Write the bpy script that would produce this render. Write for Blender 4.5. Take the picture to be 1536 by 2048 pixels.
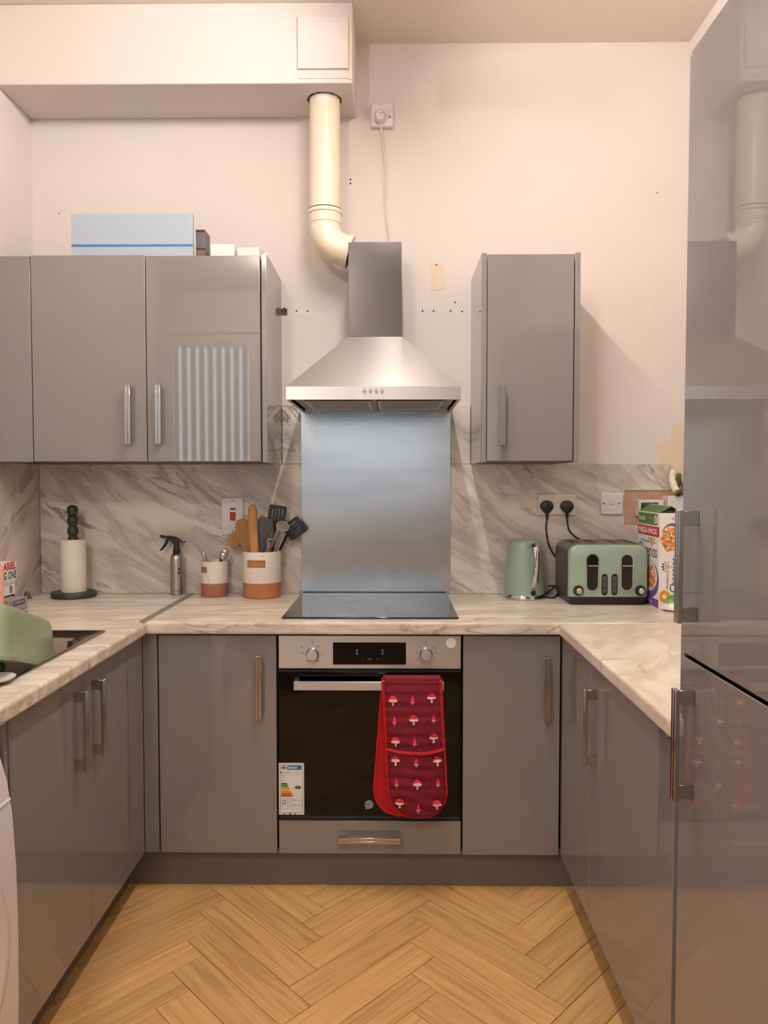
import bpy, bmesh, math, random
from mathutils import Vector, Matrix
from mathutils.geometry import tessellate_polygon

random.seed(7)
for o in list(bpy.data.objects):
    bpy.data.objects.remove(o)
scene = bpy.context.scene
COL = scene.collection

# ------------------------------------------------------------------ camera
FPX = 1538.0
VPX, VPY = 785.0, 960.0
YAW = math.atan((VPX - 768) / FPX)
PITCH = math.atan((1024 - VPY) / FPX)
CAM = Vector((0, 0, 1.37))
cam_data = bpy.data.cameras.new('camera')
cam_data.sensor_fit = 'VERTICAL'
cam_data.sensor_height = 36.0
cam_data.lens = FPX / 2048 * 36.0
cam_data.clip_start = 0.02
cam = bpy.data.objects.new('camera', cam_data)
COL.objects.link(cam)
cam.location = CAM
cam.rotation_euler = (math.pi / 2 - PITCH, 0, YAW)
scene.camera = cam

# ------------------------------------------------------------------ world, exposure
world = bpy.data.worlds.new('dusk_sky')
scene.world = world
world.use_nodes = True
world.node_tree.nodes['Background'].inputs[0].default_value = (0.55, 0.68, 0.85, 1)
world.node_tree.nodes['Background'].inputs[1].default_value = 0.35
vs = scene.view_settings
vs.view_transform = 'Standard'
vs.look = 'None'
vs.gamma = 1.0
vs.use_curve_mapping = False
vs.exposure = 0.36

BATTEN = dict(x=0.0, y0=1.30, y1=2.38, z=2.90, power=52.0)   # strip light that hangs along the aisle
FILL_GLOBE = dict(loc=(-0.85, -0.6, 2.95), power=54.0)            # fill globe added behind the viewer to even out the strip light
LAMP_COLOUR = (1.0, 0.935, 0.875)
DOOR_GLOW = 2.6
WINDOW_GLOW = 0.9

# ------------------------------------------------------------------ helpers
def P(x, y, X=None, Y=None, Z=None):
    """the world point on a known plane that a spot in the photograph shows"""
    f = Vector((-math.sin(YAW) * math.cos(PITCH), math.cos(YAW) * math.cos(PITCH), -math.sin(PITCH)))
    r = f.cross(Vector((0, 0, 1))).normalized()
    u = r.cross(f)
    d = f + r * ((x - 768) / FPX) + u * ((1024 - y) / FPX)
    if X is not None: t = (X - CAM.x) / d.x
    elif Y is not None: t = (Y - CAM.y) / d.y
    else: t = (Z - CAM.z) / d.z
    return CAM + d * t

def lin(c):
    return c / 12.92 if c <= 0.04045 else ((c + 0.055) / 1.055) ** 2.4

def S(r, g, b):
    return (lin(r / 255), lin(g / 255), lin(b / 255))

def V(*a):
    return Vector(a)

def wloc(o):
    v = Vector((0, 0, 0))
    while o is not None:
        v += o.location
        o = o.parent
    return v

def tag(o, label, cat, group=None, kind=None):
    if label: o['label'] = label
    if cat: o['category'] = cat
    if group: o['group'] = group
    if kind: o['kind'] = kind
    return o

def thing(name, loc, label, cat, group=None):
    o = bpy.data.objects.new(name, None)
    o.empty_display_size = 0.05
    COL.objects.link(o)
    o.location = loc
    return tag(o, label, cat, group)

class MB:
    """collects shapes given in world coordinates and links them as ONE mesh object"""
    def __init__(self):
        self.v, self.f, self.m = [], [], []
    def add(self, verts, faces, mi=0):
        n = len(self.v)
        self.v += [Vector(p) for p in verts]
        self.f += [tuple(i + n for i in f) for f in faces]
        self.m += [mi] * len(faces)
        return self
    def obox(self, c, ax, h, mi=0):
        c = Vector(c)
        a, b, d = [Vector(q).normalized() * s for q, s in zip(ax, h)]
        vs_ = [c + a * i + b * j + d * k for i in (-1, 1) for j in (-1, 1) for k in (-1, 1)]
        fs = [(0, 1, 3, 2), (4, 6, 7, 5), (0, 4, 5, 1), (2, 3, 7, 6), (0, 2, 6, 4), (1, 5, 7, 3)]
        if a.cross(b).dot(d) < 0: fs = [f[::-1] for f in fs]
        return self.add(vs_, fs, mi)
    def box(self, lo, hi, mi=0):
        lo, hi = Vector(lo), Vector(hi)
        c = (lo + hi) / 2
        h = (hi - lo) / 2
        return self.obox(c, ((1, 0, 0), (0, 1, 0), (0, 0, 1)), (abs(h.x), abs(h.y), abs(h.z)), mi)
    def ring_loft(self, rings, mi=0, caps=True, closed=False):
        n = len(rings[0])
        base = len(self.v)
        for r in rings: self.v += [Vector(p) for p in r]
        m = len(rings)
        for i in range(m if closed else m - 1):
            a = base + i * n
            b = base + ((i + 1) % m) * n
            for j in range(n):
                k = (j + 1) % n
                self.f.append((a + j, a + k, b + k, b + j)); self.m.append(mi)
        if caps and not closed:
            self.f.append(tuple(base + j for j in reversed(range(n)))); self.m.append(mi)
            self.f.append(tuple(base + (m - 1) * n + j for j in range(n))); self.m.append(mi)
        return self
    def lathe(self, c, prof, seg=32, mi=0, axis=(0, 0, 1), sx=1.0, sy=1.0, caps=True):
        c = Vector(c)
        z = Vector(axis).normalized()
        x = Vector((1, 0, 0)) if abs(z.x) < 0.9 else Vector((0, 1, 0))
        x = (x - z * x.dot(z)).normalized()
        y = z.cross(x)
        rings = []
        for r, h in prof:
            r = max(r, 1e-5)
            rings.append([c + z * h + x * (r * sx * math.cos(2 * math.pi * j / seg)) + y * (r * sy * math.sin(2 * math.pi * j / seg)) for j in range(seg)])
        return self.ring_loft(rings, mi, caps)
    def tube(self, pts, r, seg=12, mi=0, smooth=6, closed=False, flat=None, caps=True):
        pts = [Vector(p) for p in pts]
        rs = r if isinstance(r, (list, tuple)) else [r] * len(pts)
        if smooth > 1 and len(pts) > 2:
            out, ro = [], []
            n = len(pts)
            for i in range(n if closed else n - 1):
                g = lambda k: pts[k % n] if closed else pts[min(max(k, 0), n - 1)]
                p0, p1, p2, p3 = g(i - 1), g(i), g(i + 1), g(i + 2)
                for s in range(smooth):
                    t = s / smooth
                    out.append(0.5 * ((2 * p1) + (p2 - p0) * t + (2 * p0 - 5 * p1 + 4 * p2 - p3) * t * t + (3 * p1 - p0 - 3 * p2 + p3) * t ** 3))
                    ro.append(rs[i] * (1 - t) + rs[(i + 1) % n] * t)
            if not closed: out.append(pts[-1]); ro.append(rs[-1])
            pts, rs = out, ro
        n = len(pts)
        rings = []
        nrm = None
        for i in range(n):
            if closed: t = pts[(i + 1) % n] - pts[i - 1]
            else: t = pts[min(i + 1, n - 1)] - pts[max(i - 1, 0)]
            t.normalize()
            if nrm is None:
                nrm = t.orthogonal().normalized() if flat is None else (Vector(flat) - t * Vector(flat).dot(t)).normalized()
            else:
                nrm = (nrm - t * nrm.dot(t)).normalized()
            b = t.cross(nrm)
            rings.append([pts[i] + nrm * (rs[i] * math.cos(2 * math.pi * j / seg)) + b * (rs[i] * math.sin(2 * math.pi * j / seg)) for j in range(seg)])
        return self.ring_loft(rings, mi, caps, closed)
    def prism(self, outline, ext, holes=(), mi=0):
        ext = Vector(ext)
        loops = [[Vector(p) for p in outline]] + [[Vector(p) for p in h] for h in holes]
        flat = [p for l in loops for p in l]
        tris = tessellate_polygon(loops)
        n = len(flat)
        base = len(self.v)
        self.v += flat + [p + ext for p in flat]
        for t in tris:
            a, b, c = [flat[i] for i in t]
            if (b - a).cross(c - a).dot(ext) > 0: t = t[::-1]
            self.f.append(tuple(base + i for i in t)); self.m.append(mi)
            self.f.append(tuple(base + n + i for i in reversed(t))); self.m.append(mi)
        k = 0
        for l in loops:
            m = len(l)
            for i in range(m):
                j = (i + 1) % m
                self.f.append((base + k + i, base + k + j, base + n + k + j, base + n + k + i)); self.m.append(mi)
            k += m
        return self
    def build(self, name, mats, parent=None, bevel=0.0, seg=2, smooth=True, origin=None, angle=38, fixn=True):
        if not isinstance(mats, (list, tuple)): mats = [mats]
        org = wloc(parent) if parent is not None else (Vector(origin) if origin is not None else Vector((0, 0, 0)))
        me = bpy.data.meshes.new(name)
        me.from_pydata([p - org for p in self.v], [], self.f)
        for m in mats: me.materials.append(m)
        for p, mi in zip(me.polygons, self.m): p.material_index = mi
        if fixn:
            bm = bmesh.new(); bm.from_mesh(me)
            bmesh.ops.recalc_face_normals(bm, faces=bm.faces)
            bm.to_mesh(me); bm.free()
        if smooth:
            me.polygons.foreach_set('use_smooth', [True] * len(me.polygons))
            me.set_sharp_from_angle(angle=math.radians(angle))
        me.update()
        o = bpy.data.objects.new(name, me)
        COL.objects.link(o)
        if parent is not None: o.parent = parent
        else: o.location = org
        if bevel > 0:
            b = o.modifiers.new('bevel', 'BEVEL')
            b.width = bevel; b.segments = seg; b.limit_method = 'ANGLE'; b.angle_limit = math.radians(40)
        return o

def rrect(w, h, r, n=5):
    out = []
    for cx, cy, a0 in ((w / 2 - r, h / 2 - r, 0), (-w / 2 + r, h / 2 - r, 90), (-w / 2 + r, -h / 2 + r, 180), (w / 2 - r, -h / 2 + r, 270)):
        for i in range(n + 1):
            a = math.radians(a0 + 90 * i / n)
            out.append((cx + r * math.cos(a), cy + r * math.sin(a)))
    return out

def on(c, xd, yd, pts):
    c, xd, yd = Vector(c), Vector(xd), Vector(yd)
    return [c + xd * a + yd * b for a, b in pts]

XZ = ((1, 0, 0), (0, 0, 1))

_text_cache = {}
def text_geo(body, bold=0.0):
    body_, body = body, (body, bold)
    if body not in _text_cache:
        cu = bpy.data.curves.new('t', 'FONT')
        cu.offset = bold; cu.body = body_; cu.size = 1.0; cu.resolution_u = 3
        ob = bpy.data.objects.new('t', cu)
        COL.objects.link(ob)
        me = bpy.data.meshes.new_from_object(ob)
        vv = [(p.co.x, p.co.y) for p in me.vertices]
        ff = [tuple(p.vertices) for p in me.polygons]
        bpy.data.objects.remove(ob); bpy.data.curves.remove(cu); bpy.data.meshes.remove(me)
        _text_cache[body] = (vv, ff)
    return _text_cache[body]

class Print:
    """flat printing on a surface: shapes in (a, b) metres mapped onto the surface"""
    def __init__(self, fn, normal):
        self.fn, self.n = fn, Vector(normal).normalized()
        self.mb = MB(); self.mats = []
    def mi(self, m):
        if m not in self.mats: self.mats.append(m)
        return self.mats.index(m)
    def poly(self, pts, m, layer=1, faces=None):
        off = self.n * (0.0003 + 0.00022 * layer)
        self.mb.add([Vector(self.fn(a, b)) + off for a, b in pts], faces or [tuple(range(len(pts)))], self.mi(m))
    def rect(self, x0, y0, x1, y1, m, layer=1):
        self.poly([(x0, y0), (x1, y0), (x1, y1), (x0, y1)], m, layer)
    def disc(self, x, y, rx, m, layer=1, ry=None, n=24, a0=0, a1=360):
        ry = ry or rx
        k = n if a1 - a0 >= 360 else n + 1
        self.poly([(x + rx * math.cos(math.radians(a0 + (a1 - a0) * i / n)), y + ry * math.sin(math.radians(a0 + (a1 - a0) * i / n))) for i in range(k)], m, layer)
    def ring(self, x, y, r0, r1, m, layer=1, n=10, asp=1.0):
        pts, fs = [], []
        for i in range(n):
            c, s = math.cos(2 * math.pi * i / n), math.sin(2 * math.pi * i / n)
            pts += [(x + r0 * c, y + r0 * s * asp), (x + r1 * c, y + r1 * s * asp)]
            j = (i + 1) % n
            fs.append((2 * i, 2 * i + 1, 2 * j + 1, 2 * j))
        self.poly(pts, m, layer, fs)
    def line(self, pts, w, m, layer=1):
        for (ax, ay), (bx, by) in zip(pts, pts[1:]):
            dx, dy = bx - ax, by - ay
            l = math.hypot(dx, dy) or 1
            nx, ny = -dy / l * w / 2, dx / l * w / 2
            self.poly([(ax - nx, ay - ny), (bx - nx, by - ny), (bx + nx, by + ny), (ax + nx, ay + ny)], m, layer)
    def text(self, body, x, y, w, h, m, layer=2, rot=0.0, bold=0.0):
        """text fitted to a box with lower left corner x, y"""
        vv, ff = text_geo(body, bold)
        x0, x1 = min(p[0] for p in vv), max(p[0] for p in vv)
        y0, y1 = min(p[1] for p in vv), max(p[1] for p in vv)
        pts = [((a - x0) / (x1 - x0) * w, (b - y0) / (y1 - y0) * h) for a, b in vv]
        c, s = math.cos(rot), math.sin(rot)
        self.poly([(x + a * c - b * s, y + a * s + b * c) for a, b in pts], m, layer, ff)
    def build(self, name, parent):
        return self.mb.build(name, self.mats, parent, smooth=False, fixn=False)

def plane_fn(c, xd, yd):
    c, xd, yd = Vector(c), Vector(xd), Vector(yd)
    return lambda a, b: c + xd * a + yd * b

# ------------------------------------------------------------------ materials
def mat(name, col, rough=0.5, metal=0.0, spec=0.5, coat=0.0, emit=None, estr=0.0, bump=None, aniso=0.0, var=None, coat_rough=0.03):
    m = bpy.data.materials.new(name)
    m.use_nodes = True
    nt = m.node_tree
    b = nt.nodes['Principled BSDF']
    b.inputs['Base Color'].default_value = (*col, 1)
    b.inputs['Roughness'].default_value = rough
    b.inputs['Metallic'].default_value = metal
    b.inputs['Specular IOR Level'].default_value = spec
    b.inputs['Coat Weight'].default_value = coat
    b.inputs['Coat Roughness'].default_value = coat_rough
    if aniso: b.inputs['Anisotropic'].default_value = aniso
    if emit:
        b.inputs['Emission Color'].default_value = (*emit, 1)
        b.inputs['Emission Strength'].default_value = estr
    geo = None
    if bump or var:
        geo = nt.nodes.new('ShaderNodeTexCoord')
    if bump:                                   # (scale xyz, strength, distance)
        mp = nt.nodes.new('ShaderNodeMapping'); mp.inputs['Scale'].default_value = bump[0]
        nz = nt.nodes.new('ShaderNodeTexNoise'); nz.inputs['Scale'].default_value = 1.0; nz.inputs['Detail'].default_value = 4
        bp = nt.nodes.new('ShaderNodeBump'); bp.inputs['Strength'].default_value = bump[1]; bp.inputs['Distance'].default_value = bump[2]
        nt.links.new(geo.outputs['Object'], mp.inputs[0]); nt.links.new(mp.outputs[0], nz.inputs['Vector'])
        nt.links.new(nz.outputs['Fac'], bp.inputs['Height']); nt.links.new(bp.outputs[0], b.inputs['Normal'])
    if var:                                    # (scale xyz, other colour, low, high)
        mp = nt.nodes.new('ShaderNodeMapping'); mp.inputs['Scale'].default_value = var[0]
        nz = nt.nodes.new('ShaderNodeTexNoise'); nz.inputs['Scale'].default_value = 1.0; nz.inputs['Detail'].default_value = 5
        rp = nt.nodes.new('ShaderNodeValToRGB')
        rp.color_ramp.elements[0].position = var[2]; rp.color_ramp.elements[0].color = (*col, 1)
        rp.color_ramp.elements[1].position = var[3]; rp.color_ramp.elements[1].color = (*var[1], 1)
        nt.links.new(geo.outputs['Object'], mp.inputs[0]); nt.links.new(mp.outputs[0], nz.inputs['Vector'])
        nt.links.new(nz.outputs['Fac'], rp.inputs[0]); nt.links.new(rp.outputs[0], b.inputs['Base Color'])
    return m

def marble(name, rot, scale, base, veins, seed, strength=1.0, rough=0.3):
    m = bpy.data.materials.new(name)
    m.use_nodes = True
    nt = m.node_tree
    N, L = nt.nodes.new, nt.links.new
    b = nt.nodes['Principled BSDF']
    b.inputs['Roughness'].default_value = rough
    g = N('ShaderNodeNewGeometry')
    r0 = N('ShaderNodeMapping'); r0.inputs['Rotation'].default_value = rot
    r0.inputs['Location'].default_value = seed
    mp = N('ShaderNodeMapping'); mp.inputs['Scale'].default_value = scale
    L(g.outputs['Position'], r0.inputs[0]); L(r0.outputs[0], mp.inputs[0])
    def veinset(sc, det, dist, lo, hi):
        n = N('ShaderNodeTexNoise'); n.inputs['Scale'].default_value = sc; n.inputs['Detail'].default_value = det
        n.inputs['Roughness'].default_value = 0.55; n.inputs['Distortion'].default_value = dist
        L(mp.outputs[0], n.inputs['Vector'])
        s = N('ShaderNodeMath'); s.operation = 'SUBTRACT'; s.inputs[1].default_value = 0.5; L(n.outputs['Fac'], s.inputs[0])
        a = N('ShaderNodeMath'); a.operation = 'ABSOLUTE'; L(s.outputs[0], a.inputs[0])
        mr = N('ShaderNodeMapRange'); mr.inputs['From Min'].default_value = lo; mr.inputs['From Max'].default_value = hi
        mr.inputs['To Min'].default_value = 1; mr.inputs['To Max'].default_value = 0
        L(a.outputs[0], mr.inputs['Value'])
        return mr.outputs[0]
    v1 = veinset(1.0, 4, 0.9, 0.0, 0.05)
    v2 = veinset(0.55, 5, 0.6, 0.0, 0.09)
    cl = N('ShaderNodeTexNoise'); cl.inputs['Scale'].default_value = 0.9; cl.inputs['Detail'].default_value = 2
    L(mp.outputs[0], cl.inputs['Vector'])
    cm = N('ShaderNodeMapRange'); cm.inputs['From Min'].default_value = 0.36; cm.inputs['From Max'].default_value = 0.66
    L(cl.outputs['Fac'], cm.inputs['Value'])
    m1 = N('ShaderNodeMath'); m1.operation = 'MULTIPLY'; L(v1, m1.inputs[0]); L(cm.outputs[0], m1.inputs[1])
    m2 = N('ShaderNodeMath'); m2.operation = 'MULTIPLY'; L(v2, m2.inputs[0]); m2.inputs[1].default_value = 0.5
    ad = N('ShaderNodeMath'); ad.operation = 'MAXIMUM'; L(m1.outputs[0], ad.inputs[0]); L(m2.outputs[0], ad.inputs[1])
    st = N('ShaderNodeMath'); st.operation = 'MULTIPLY'; st.inputs[1].default_value = strength; st.use_clamp = True
    L(ad.outputs[0], st.inputs[0])
    mx = N('ShaderNodeMix'); mx.data_type = 'RGBA'
    mx.inputs['A'].default_value = (*base, 1); mx.inputs['B'].default_value = (*veins, 1)
    L(st.outputs[0], mx.inputs['Factor']); L(mx.outputs['Result'], b.inputs['Base Color'])
    return m

def wood_plank(name):
    m = bpy.data.materials.new(name)
    m.use_nodes = True
    nt = m.node_tree
    N, L = nt.nodes.new, nt.links.new
    b = nt.nodes['Principled BSDF']
    b.inputs['Roughness'].default_value = 0.42
    uv = N('ShaderNodeUVMap'); uv.uv_map = 'UVMap'
    oi = N('ShaderNodeObjectInfo')
    sc = N('ShaderNodeMath'); sc.operation = 'MULTIPLY'; sc.inputs[1].default_value = 37.0; L(oi.outputs['Random'], sc.inputs[0])
    cb = N('ShaderNodeCombineXYZ'); L(sc.outputs[0], cb.inputs[0]); L(sc.outputs[0], cb.inputs[1])
    ad = N('ShaderNodeVectorMath'); ad.operation = 'ADD'; L(uv.outputs[0], ad.inputs[0]); L(cb.outputs[0], ad.inputs[1])
    mp = N('ShaderNodeMapping'); mp.inputs['Scale'].default_value = (3.0, 85.0, 1.0); L(ad.outputs[0], mp.inputs[0])
    n1 = N('ShaderNodeTexNoise'); n1.inputs['Scale'].default_value = 1.0; n1.inputs['Detail'].default_value = 6; n1.inputs['Distortion'].default_value = 0.8
    L(mp.outputs[0], n1.inputs['Vector'])
    mp2 = N('ShaderNodeMapping'); mp2.inputs['Scale'].default_value = (2.0, 20.0, 1.0); L(ad.outputs[0], mp2.inputs[0])
    n2 = N('ShaderNodeTexNoise'); n2.inputs['Scale'].default_value = 1.0; n2.inputs['Detail'].default_value = 3; n2.inputs['Distortion'].default_value = 1.6
    L(mp2.outputs[0], n2.inputs['Vector'])
    r1 = N('ShaderNodeValToRGB')
    e = r1.color_ramp.elements
    e[0].position = 0.30; e[0].color = (*S(178, 130, 80), 1)
    e[1].position = 0.72; e[1].color = (*S(231, 187, 129), 1)
    k = e.new(0.5); k.color = (*S(215, 167, 108), 1)
    mix = N('ShaderNodeMath'); mix.operation = 'MULTIPLY_ADD'; mix.inputs[1].default_value = 0.55
    h2 = N('ShaderNodeMath'); h2.operation = 'MULTIPLY'; h2.inputs[1].default_value = 0.45; L(n2.outputs['Fac'], h2.inputs[0])
    L(n1.outputs['Fac'], mix.inputs[0]); L(h2.outputs[0], mix.inputs[2]); L(mix.outputs[0], r1.inputs[0])
    hsv = N('ShaderNodeHueSaturation')
    mr = N('ShaderNodeMapRange'); mr.inputs['To Min'].default_value = 0.90; mr.inputs['To Max'].default_value = 1.10
    L(oi.outputs['Random'], mr.inputs['Value']); L(mr.outputs[0], hsv.inputs['Value'])
    L(r1.outputs[0], hsv.inputs['Color']); L(hsv.outputs[0], b.inputs['Base Color'])
    bp = N('ShaderNodeBump'); bp.inputs['Strength'].default_value = 0.15; bp.inputs['Distance'].default_value = 0.001
    L(n1.outputs['Fac'], bp.inputs['Height']); L(bp.outputs[0], b.inputs['Normal'])
    return m

def speckled(name, col, spots):
    m = bpy.data.materials.new(name)
    m.use_nodes = True
    nt = m.node_tree
    N, L = nt.nodes.new, nt.links.new
    b = nt.nodes['Principled BSDF']; b.inputs['Roughness'].default_value = 0.35
    tc = N('ShaderNodeTexCoord')
    vo = N('ShaderNodeTexVoronoi'); vo.inputs['Scale'].default_value = 190
    L(tc.outputs['Object'], vo.inputs['Vector'])
    gt = N('ShaderNodeMath'); gt.operation = 'LESS_THAN'; gt.inputs[1].default_value = 0.22; L(vo.outputs['Distance'], gt.inputs[0])
    wn = N('ShaderNodeSeparateColor'); L(vo.outputs['Color'], wn.inputs[0])
    g2 = N('ShaderNodeMath'); g2.operation = 'LESS_THAN'; g2.inputs[1].default_value = 0.35; L(wn.outputs[0], g2.inputs[0])
    ml = N('ShaderNodeMath'); ml.operation = 'MULTIPLY'; L(gt.outputs[0], ml.inputs[0]); L(g2.outputs[0], ml.inputs[1])
    mx = N('ShaderNodeMix'); mx.data_type = 'RGBA'; mx.inputs['A'].default_value = (*col, 1); mx.inputs['B'].default_value = (*spots, 1)
    L(ml.outputs[0], mx.inputs['Factor']); L(mx.outputs['Result'], b.inputs['Base Color'])
    return m

def dark_glass(name, tint):
    m = bpy.data.materials.new(name)
    m.use_nodes = True
    nt = m.node_tree
    nt.nodes.clear()
    N, L = nt.nodes.new, nt.links.new
    out = N('ShaderNodeOutputMaterial')
    tr = N('ShaderNodeBsdfTransparent'); tr.inputs[0].default_value = (*tint, 1)
    gl = N('ShaderNodeBsdfGlossy'); gl.inputs['Roughness'].default_value = 0.04; gl.inputs[0].default_value = (1, 1, 1, 1)
    fr = N('ShaderNodeFresnel'); fr.inputs[0].default_value = 1.38
    mx = N('ShaderNodeMixShader')
    L(fr.outputs[0], mx.inputs[0]); L(tr.outputs[0], mx.inputs[1]); L(gl.outputs[0], mx.inputs[2]); L(mx.outputs[0], out.inputs[0])
    return m

def lit_reeded_glass(name, strength):
    """frosted, vertically reeded pane with the daylight outside coming through"""
    m = bpy.data.materials.new(name)
    m.use_nodes = True
    nt = m.node_tree
    N, L = nt.nodes.new, nt.links.new
    b = nt.nodes['Principled BSDF']
    b.inputs['Base Color'].default_value = (0.25, 0.3, 0.34, 1); b.inputs['Roughness'].default_value = 0.15
    tc = N('ShaderNodeTexCoord')
    wv = N('ShaderNodeTexWave'); wv.bands_direction = 'X'; wv.inputs['Scale'].default_value = 3.9; wv.inputs['Distortion'].default_value = 0.25
    wv.inputs['Detail Scale'].default_value = 12
    L(tc.outputs['Object'], wv.inputs['Vector'])
    pw = N('ShaderNodeMath'); pw.operation = 'POWER'; pw.inputs[1].default_value = 2.2; L(wv.outputs['Fac'], pw.inputs[0])
    ml = N('ShaderNodeMath'); ml.operation = 'MULTIPLY_ADD'; ml.inputs[1].default_value = strength; ml.inputs[2].default_value = strength * 0.06
    L(pw.outputs[0], ml.inputs[0])
    b.inputs['Emission Color'].default_value = (0.60, 0.83, 1.0, 1)
    L(ml.outputs[0], b.inputs['Emission Strength'])
    return m

M = {}
M['wall'] = mat('painted_plaster', S(225, 216, 209), 0.75, bump=((9, 9, 9), 0.12, 0.01), var=((1.3, 1.3, 1.3), S(222, 210, 202), 0.35, 0.75))
M['ceil'] = mat('ceiling_paint', S(226, 214, 202), 0.85)
M['soffit'] = mat('boxing_paint', S(221, 212, 206), 0.7, bump=((6, 6, 6), 0.08, 0.01))
M['filler'] = mat('bare_filler', S(228, 206, 178), 0.85, var=((30, 30, 30), S(230, 214, 194), 0.4, 0.7))
M['hole'] = mat('dark_hole', S(60, 48, 40), 0.9)
M['gloss'] = mat('grey_gloss_laminate', S(133, 127, 123), 0.008, spec=0.9)
M['carcass'] = mat('grey_carcass', S(96, 90, 86), 0.5)
M['shadow_gap'] = mat('dark_carcass_edge', S(40, 36, 34), 0.7)
M['plinth'] = mat('grey_plinth', S(112, 103, 96), 0.3)
M['marble_back'] = marble('marble_laminate_backsplash', (0, math.radians(-32), 0), (2.6, 8.0, 11.0), S(224, 216, 204), S(130, 116, 103), (0.3, 0, 1.7), 0.95)
M['marble_left'] = marble('marble_laminate_side', (math.radians(-40), 0, 0), (8.0, 3.0, 9.0), S(216, 200, 186), S(132, 110, 92), (0, 1.1, 0.4), 0.8)
M['marble_top'] = marble('marble_laminate_worktop', (0, 0, math.radians(-9)), (2.2, 13.0, 13.0), S(234, 222, 206), S(146, 124, 102), (0.2, 0.9, 0), 0.85)
M['marble_right'] = marble('marble_laminate_worktop_pale', (0, 0, math.radians(30)), (5.0, 3.0, 3.0), S(238, 226, 208), S(176, 152, 124), (1.2, 0.4, 0), 0.8)
M['steel'] = mat('brushed_steel', S(186, 181, 176), 0.36, 1.0)
_b = M['steel'].node_tree.nodes['Principled BSDF']
_b.inputs['Anisotropic'].default_value = 0.75
_b.inputs['Anisotropic Rotation'].default_value = 0.25
_t = M['steel'].node_tree.nodes.new('ShaderNodeCombineXYZ'); _t.inputs[0].default_value = 1.0
M['steel'].node_tree.links.new(_t.outputs[0], _b.inputs['Tangent'])
M['splash_steel'] = mat('brushed_splashback_steel', S(186, 188, 190), 0.22, 1.0, bump=((4, 4, 260), 0.05, 0.002), var=((2.0, 2.0, 9.0), S(170, 172, 176), 0.4, 0.7))
M['satin_steel'] = mat('satin_chimney_steel', S(108, 104, 102), 0.18, 1.0)
M['strip'] = mat('grey_aluminium_strip', S(150, 144, 138), 0.45, 0.3)
M['dark_steel'] = mat('sink_steel', S(150, 141, 132), 0.24, 1.0)
M['chrome'] = mat('chrome', S(205, 203, 200), 0.10, 1.0)
M['handle'] = mat('satin_nickel', S(180, 177, 174), 0.20, 1.0)
M['black'] = mat('black_plastic', S(22, 22, 23), 0.42)
M['black_gloss'] = mat('black_gloss', S(10, 10, 11), 0.06)
M['hob'] = mat('black_ceramic_glass', S(16, 16, 17), 0.07, coat=0.3)
M['hob_mark'] = mat('hob_ring_print', S(62, 62, 64), 0.2)
M['oven_glass'] = dark_glass('smoked_oven_glass', (0.05, 0.042, 0.033))
M['enamel'] = mat('oven_enamel', S(120, 104, 84), 0.35)
M['white_plastic'] = mat('white_plastic', S(226, 218, 214), 0.32)
M['cream_plastic'] = mat('aged_white_plastic', S(222, 206, 186), 0.4)
M['painted_plug'] = mat('paint_spattered_plug', S(224, 212, 204), 0.45, var=((70, 70, 70), S(150, 128, 116), 0.55, 0.62))
M['red'] = mat('red_switch', S(176, 10, 26), 0.3)
M['dark_red'] = mat('dark_red_neon', S(104, 8, 20), 0.3)
M['pipe'] = mat('cream_pvc', S(236, 222, 198), 0.32)
M['pipe_patch'] = mat('white_sealant', S(232, 226, 220), 0.6)
M['green_dark'] = mat('dark_green_wood', S(42, 54, 34), 0.45)
M['paper'] = mat('kitchen_paper', S(232, 222, 208), 0.9, bump=((60, 60, 340), 0.5, 0.003))
M['alu'] = mat('brushed_aluminium', S(186, 180, 172), 0.32, 1.0)
M['stoneware'] = speckled('speckled_stoneware', S(226, 216, 202), S(120, 98, 80))
M['terracotta'] = mat('bare_terracotta', S(176, 112, 72), 0.8, bump=((2, 2, 330), 0.5, 0.002))
M['terracotta2'] = mat('dusky_terracotta', S(160, 108, 84), 0.8, bump=((2, 2, 330), 0.5, 0.002))
M['stamp'] = mat('terracotta_stamp', S(170, 110, 66), 0.75)
M['stamp_text'] = mat('stamped_letters', S(200, 148, 98), 0.75)
M['wood'] = mat('beech_wood', S(200, 146, 84), 0.5, var=((60, 60, 3), S(176, 120, 62), 0.4, 0.7))
M['wood_dark'] = mat('olive_wood', S(172, 124, 74), 0.55, var=((30, 30, 6), S(150, 104, 60), 0.4, 0.7))
M['nylon'] = mat('black_nylon', S(26, 26, 27), 0.4)
M['nylon_grey'] = mat('charcoal_nylon', S(72, 72, 72), 0.45)
M['masher'] = mat('satin_masher_steel', S(190, 178, 166), 0.5, 0.6)
M['sage'] = mat('sage_enamel', S(144, 164, 146), 0.30)
M['sage_plastic'] = mat('sage_plastic', S(134, 148, 118), 0.28)
M['toaster_side'] = mat('pewter_side', S(128, 120, 108), 0.34, 0.7)
M['white_card'] = mat('white_card', S(232, 226, 220), 0.55)
M['paleblue'] = mat('pale_blue_card', S(174, 186, 200), 0.45)
M['blue'] = mat('blue_print', S(66, 138, 200), 0.45)
M['brownbox'] = mat('brown_card', S(124, 100, 84), 0.6)
M['greybox'] = mat('grey_card', S(104, 98, 94), 0.5)
M['board'] = mat('bare_backing_board', S(196, 158, 132), 0.8, var=((14, 14, 14), S(178, 140, 116), 0.4, 0.65))
M['p_red'] = mat('print_red', S(206, 24, 44), 0.4)
M['p_green'] = mat('print_green', S(72, 112, 52), 0.4)
M['p_dgreen'] = mat('print_dark_green', S(22, 104, 70), 0.4)
M['p_black'] = mat('print_black', S(24, 22, 24), 0.4)
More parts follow.
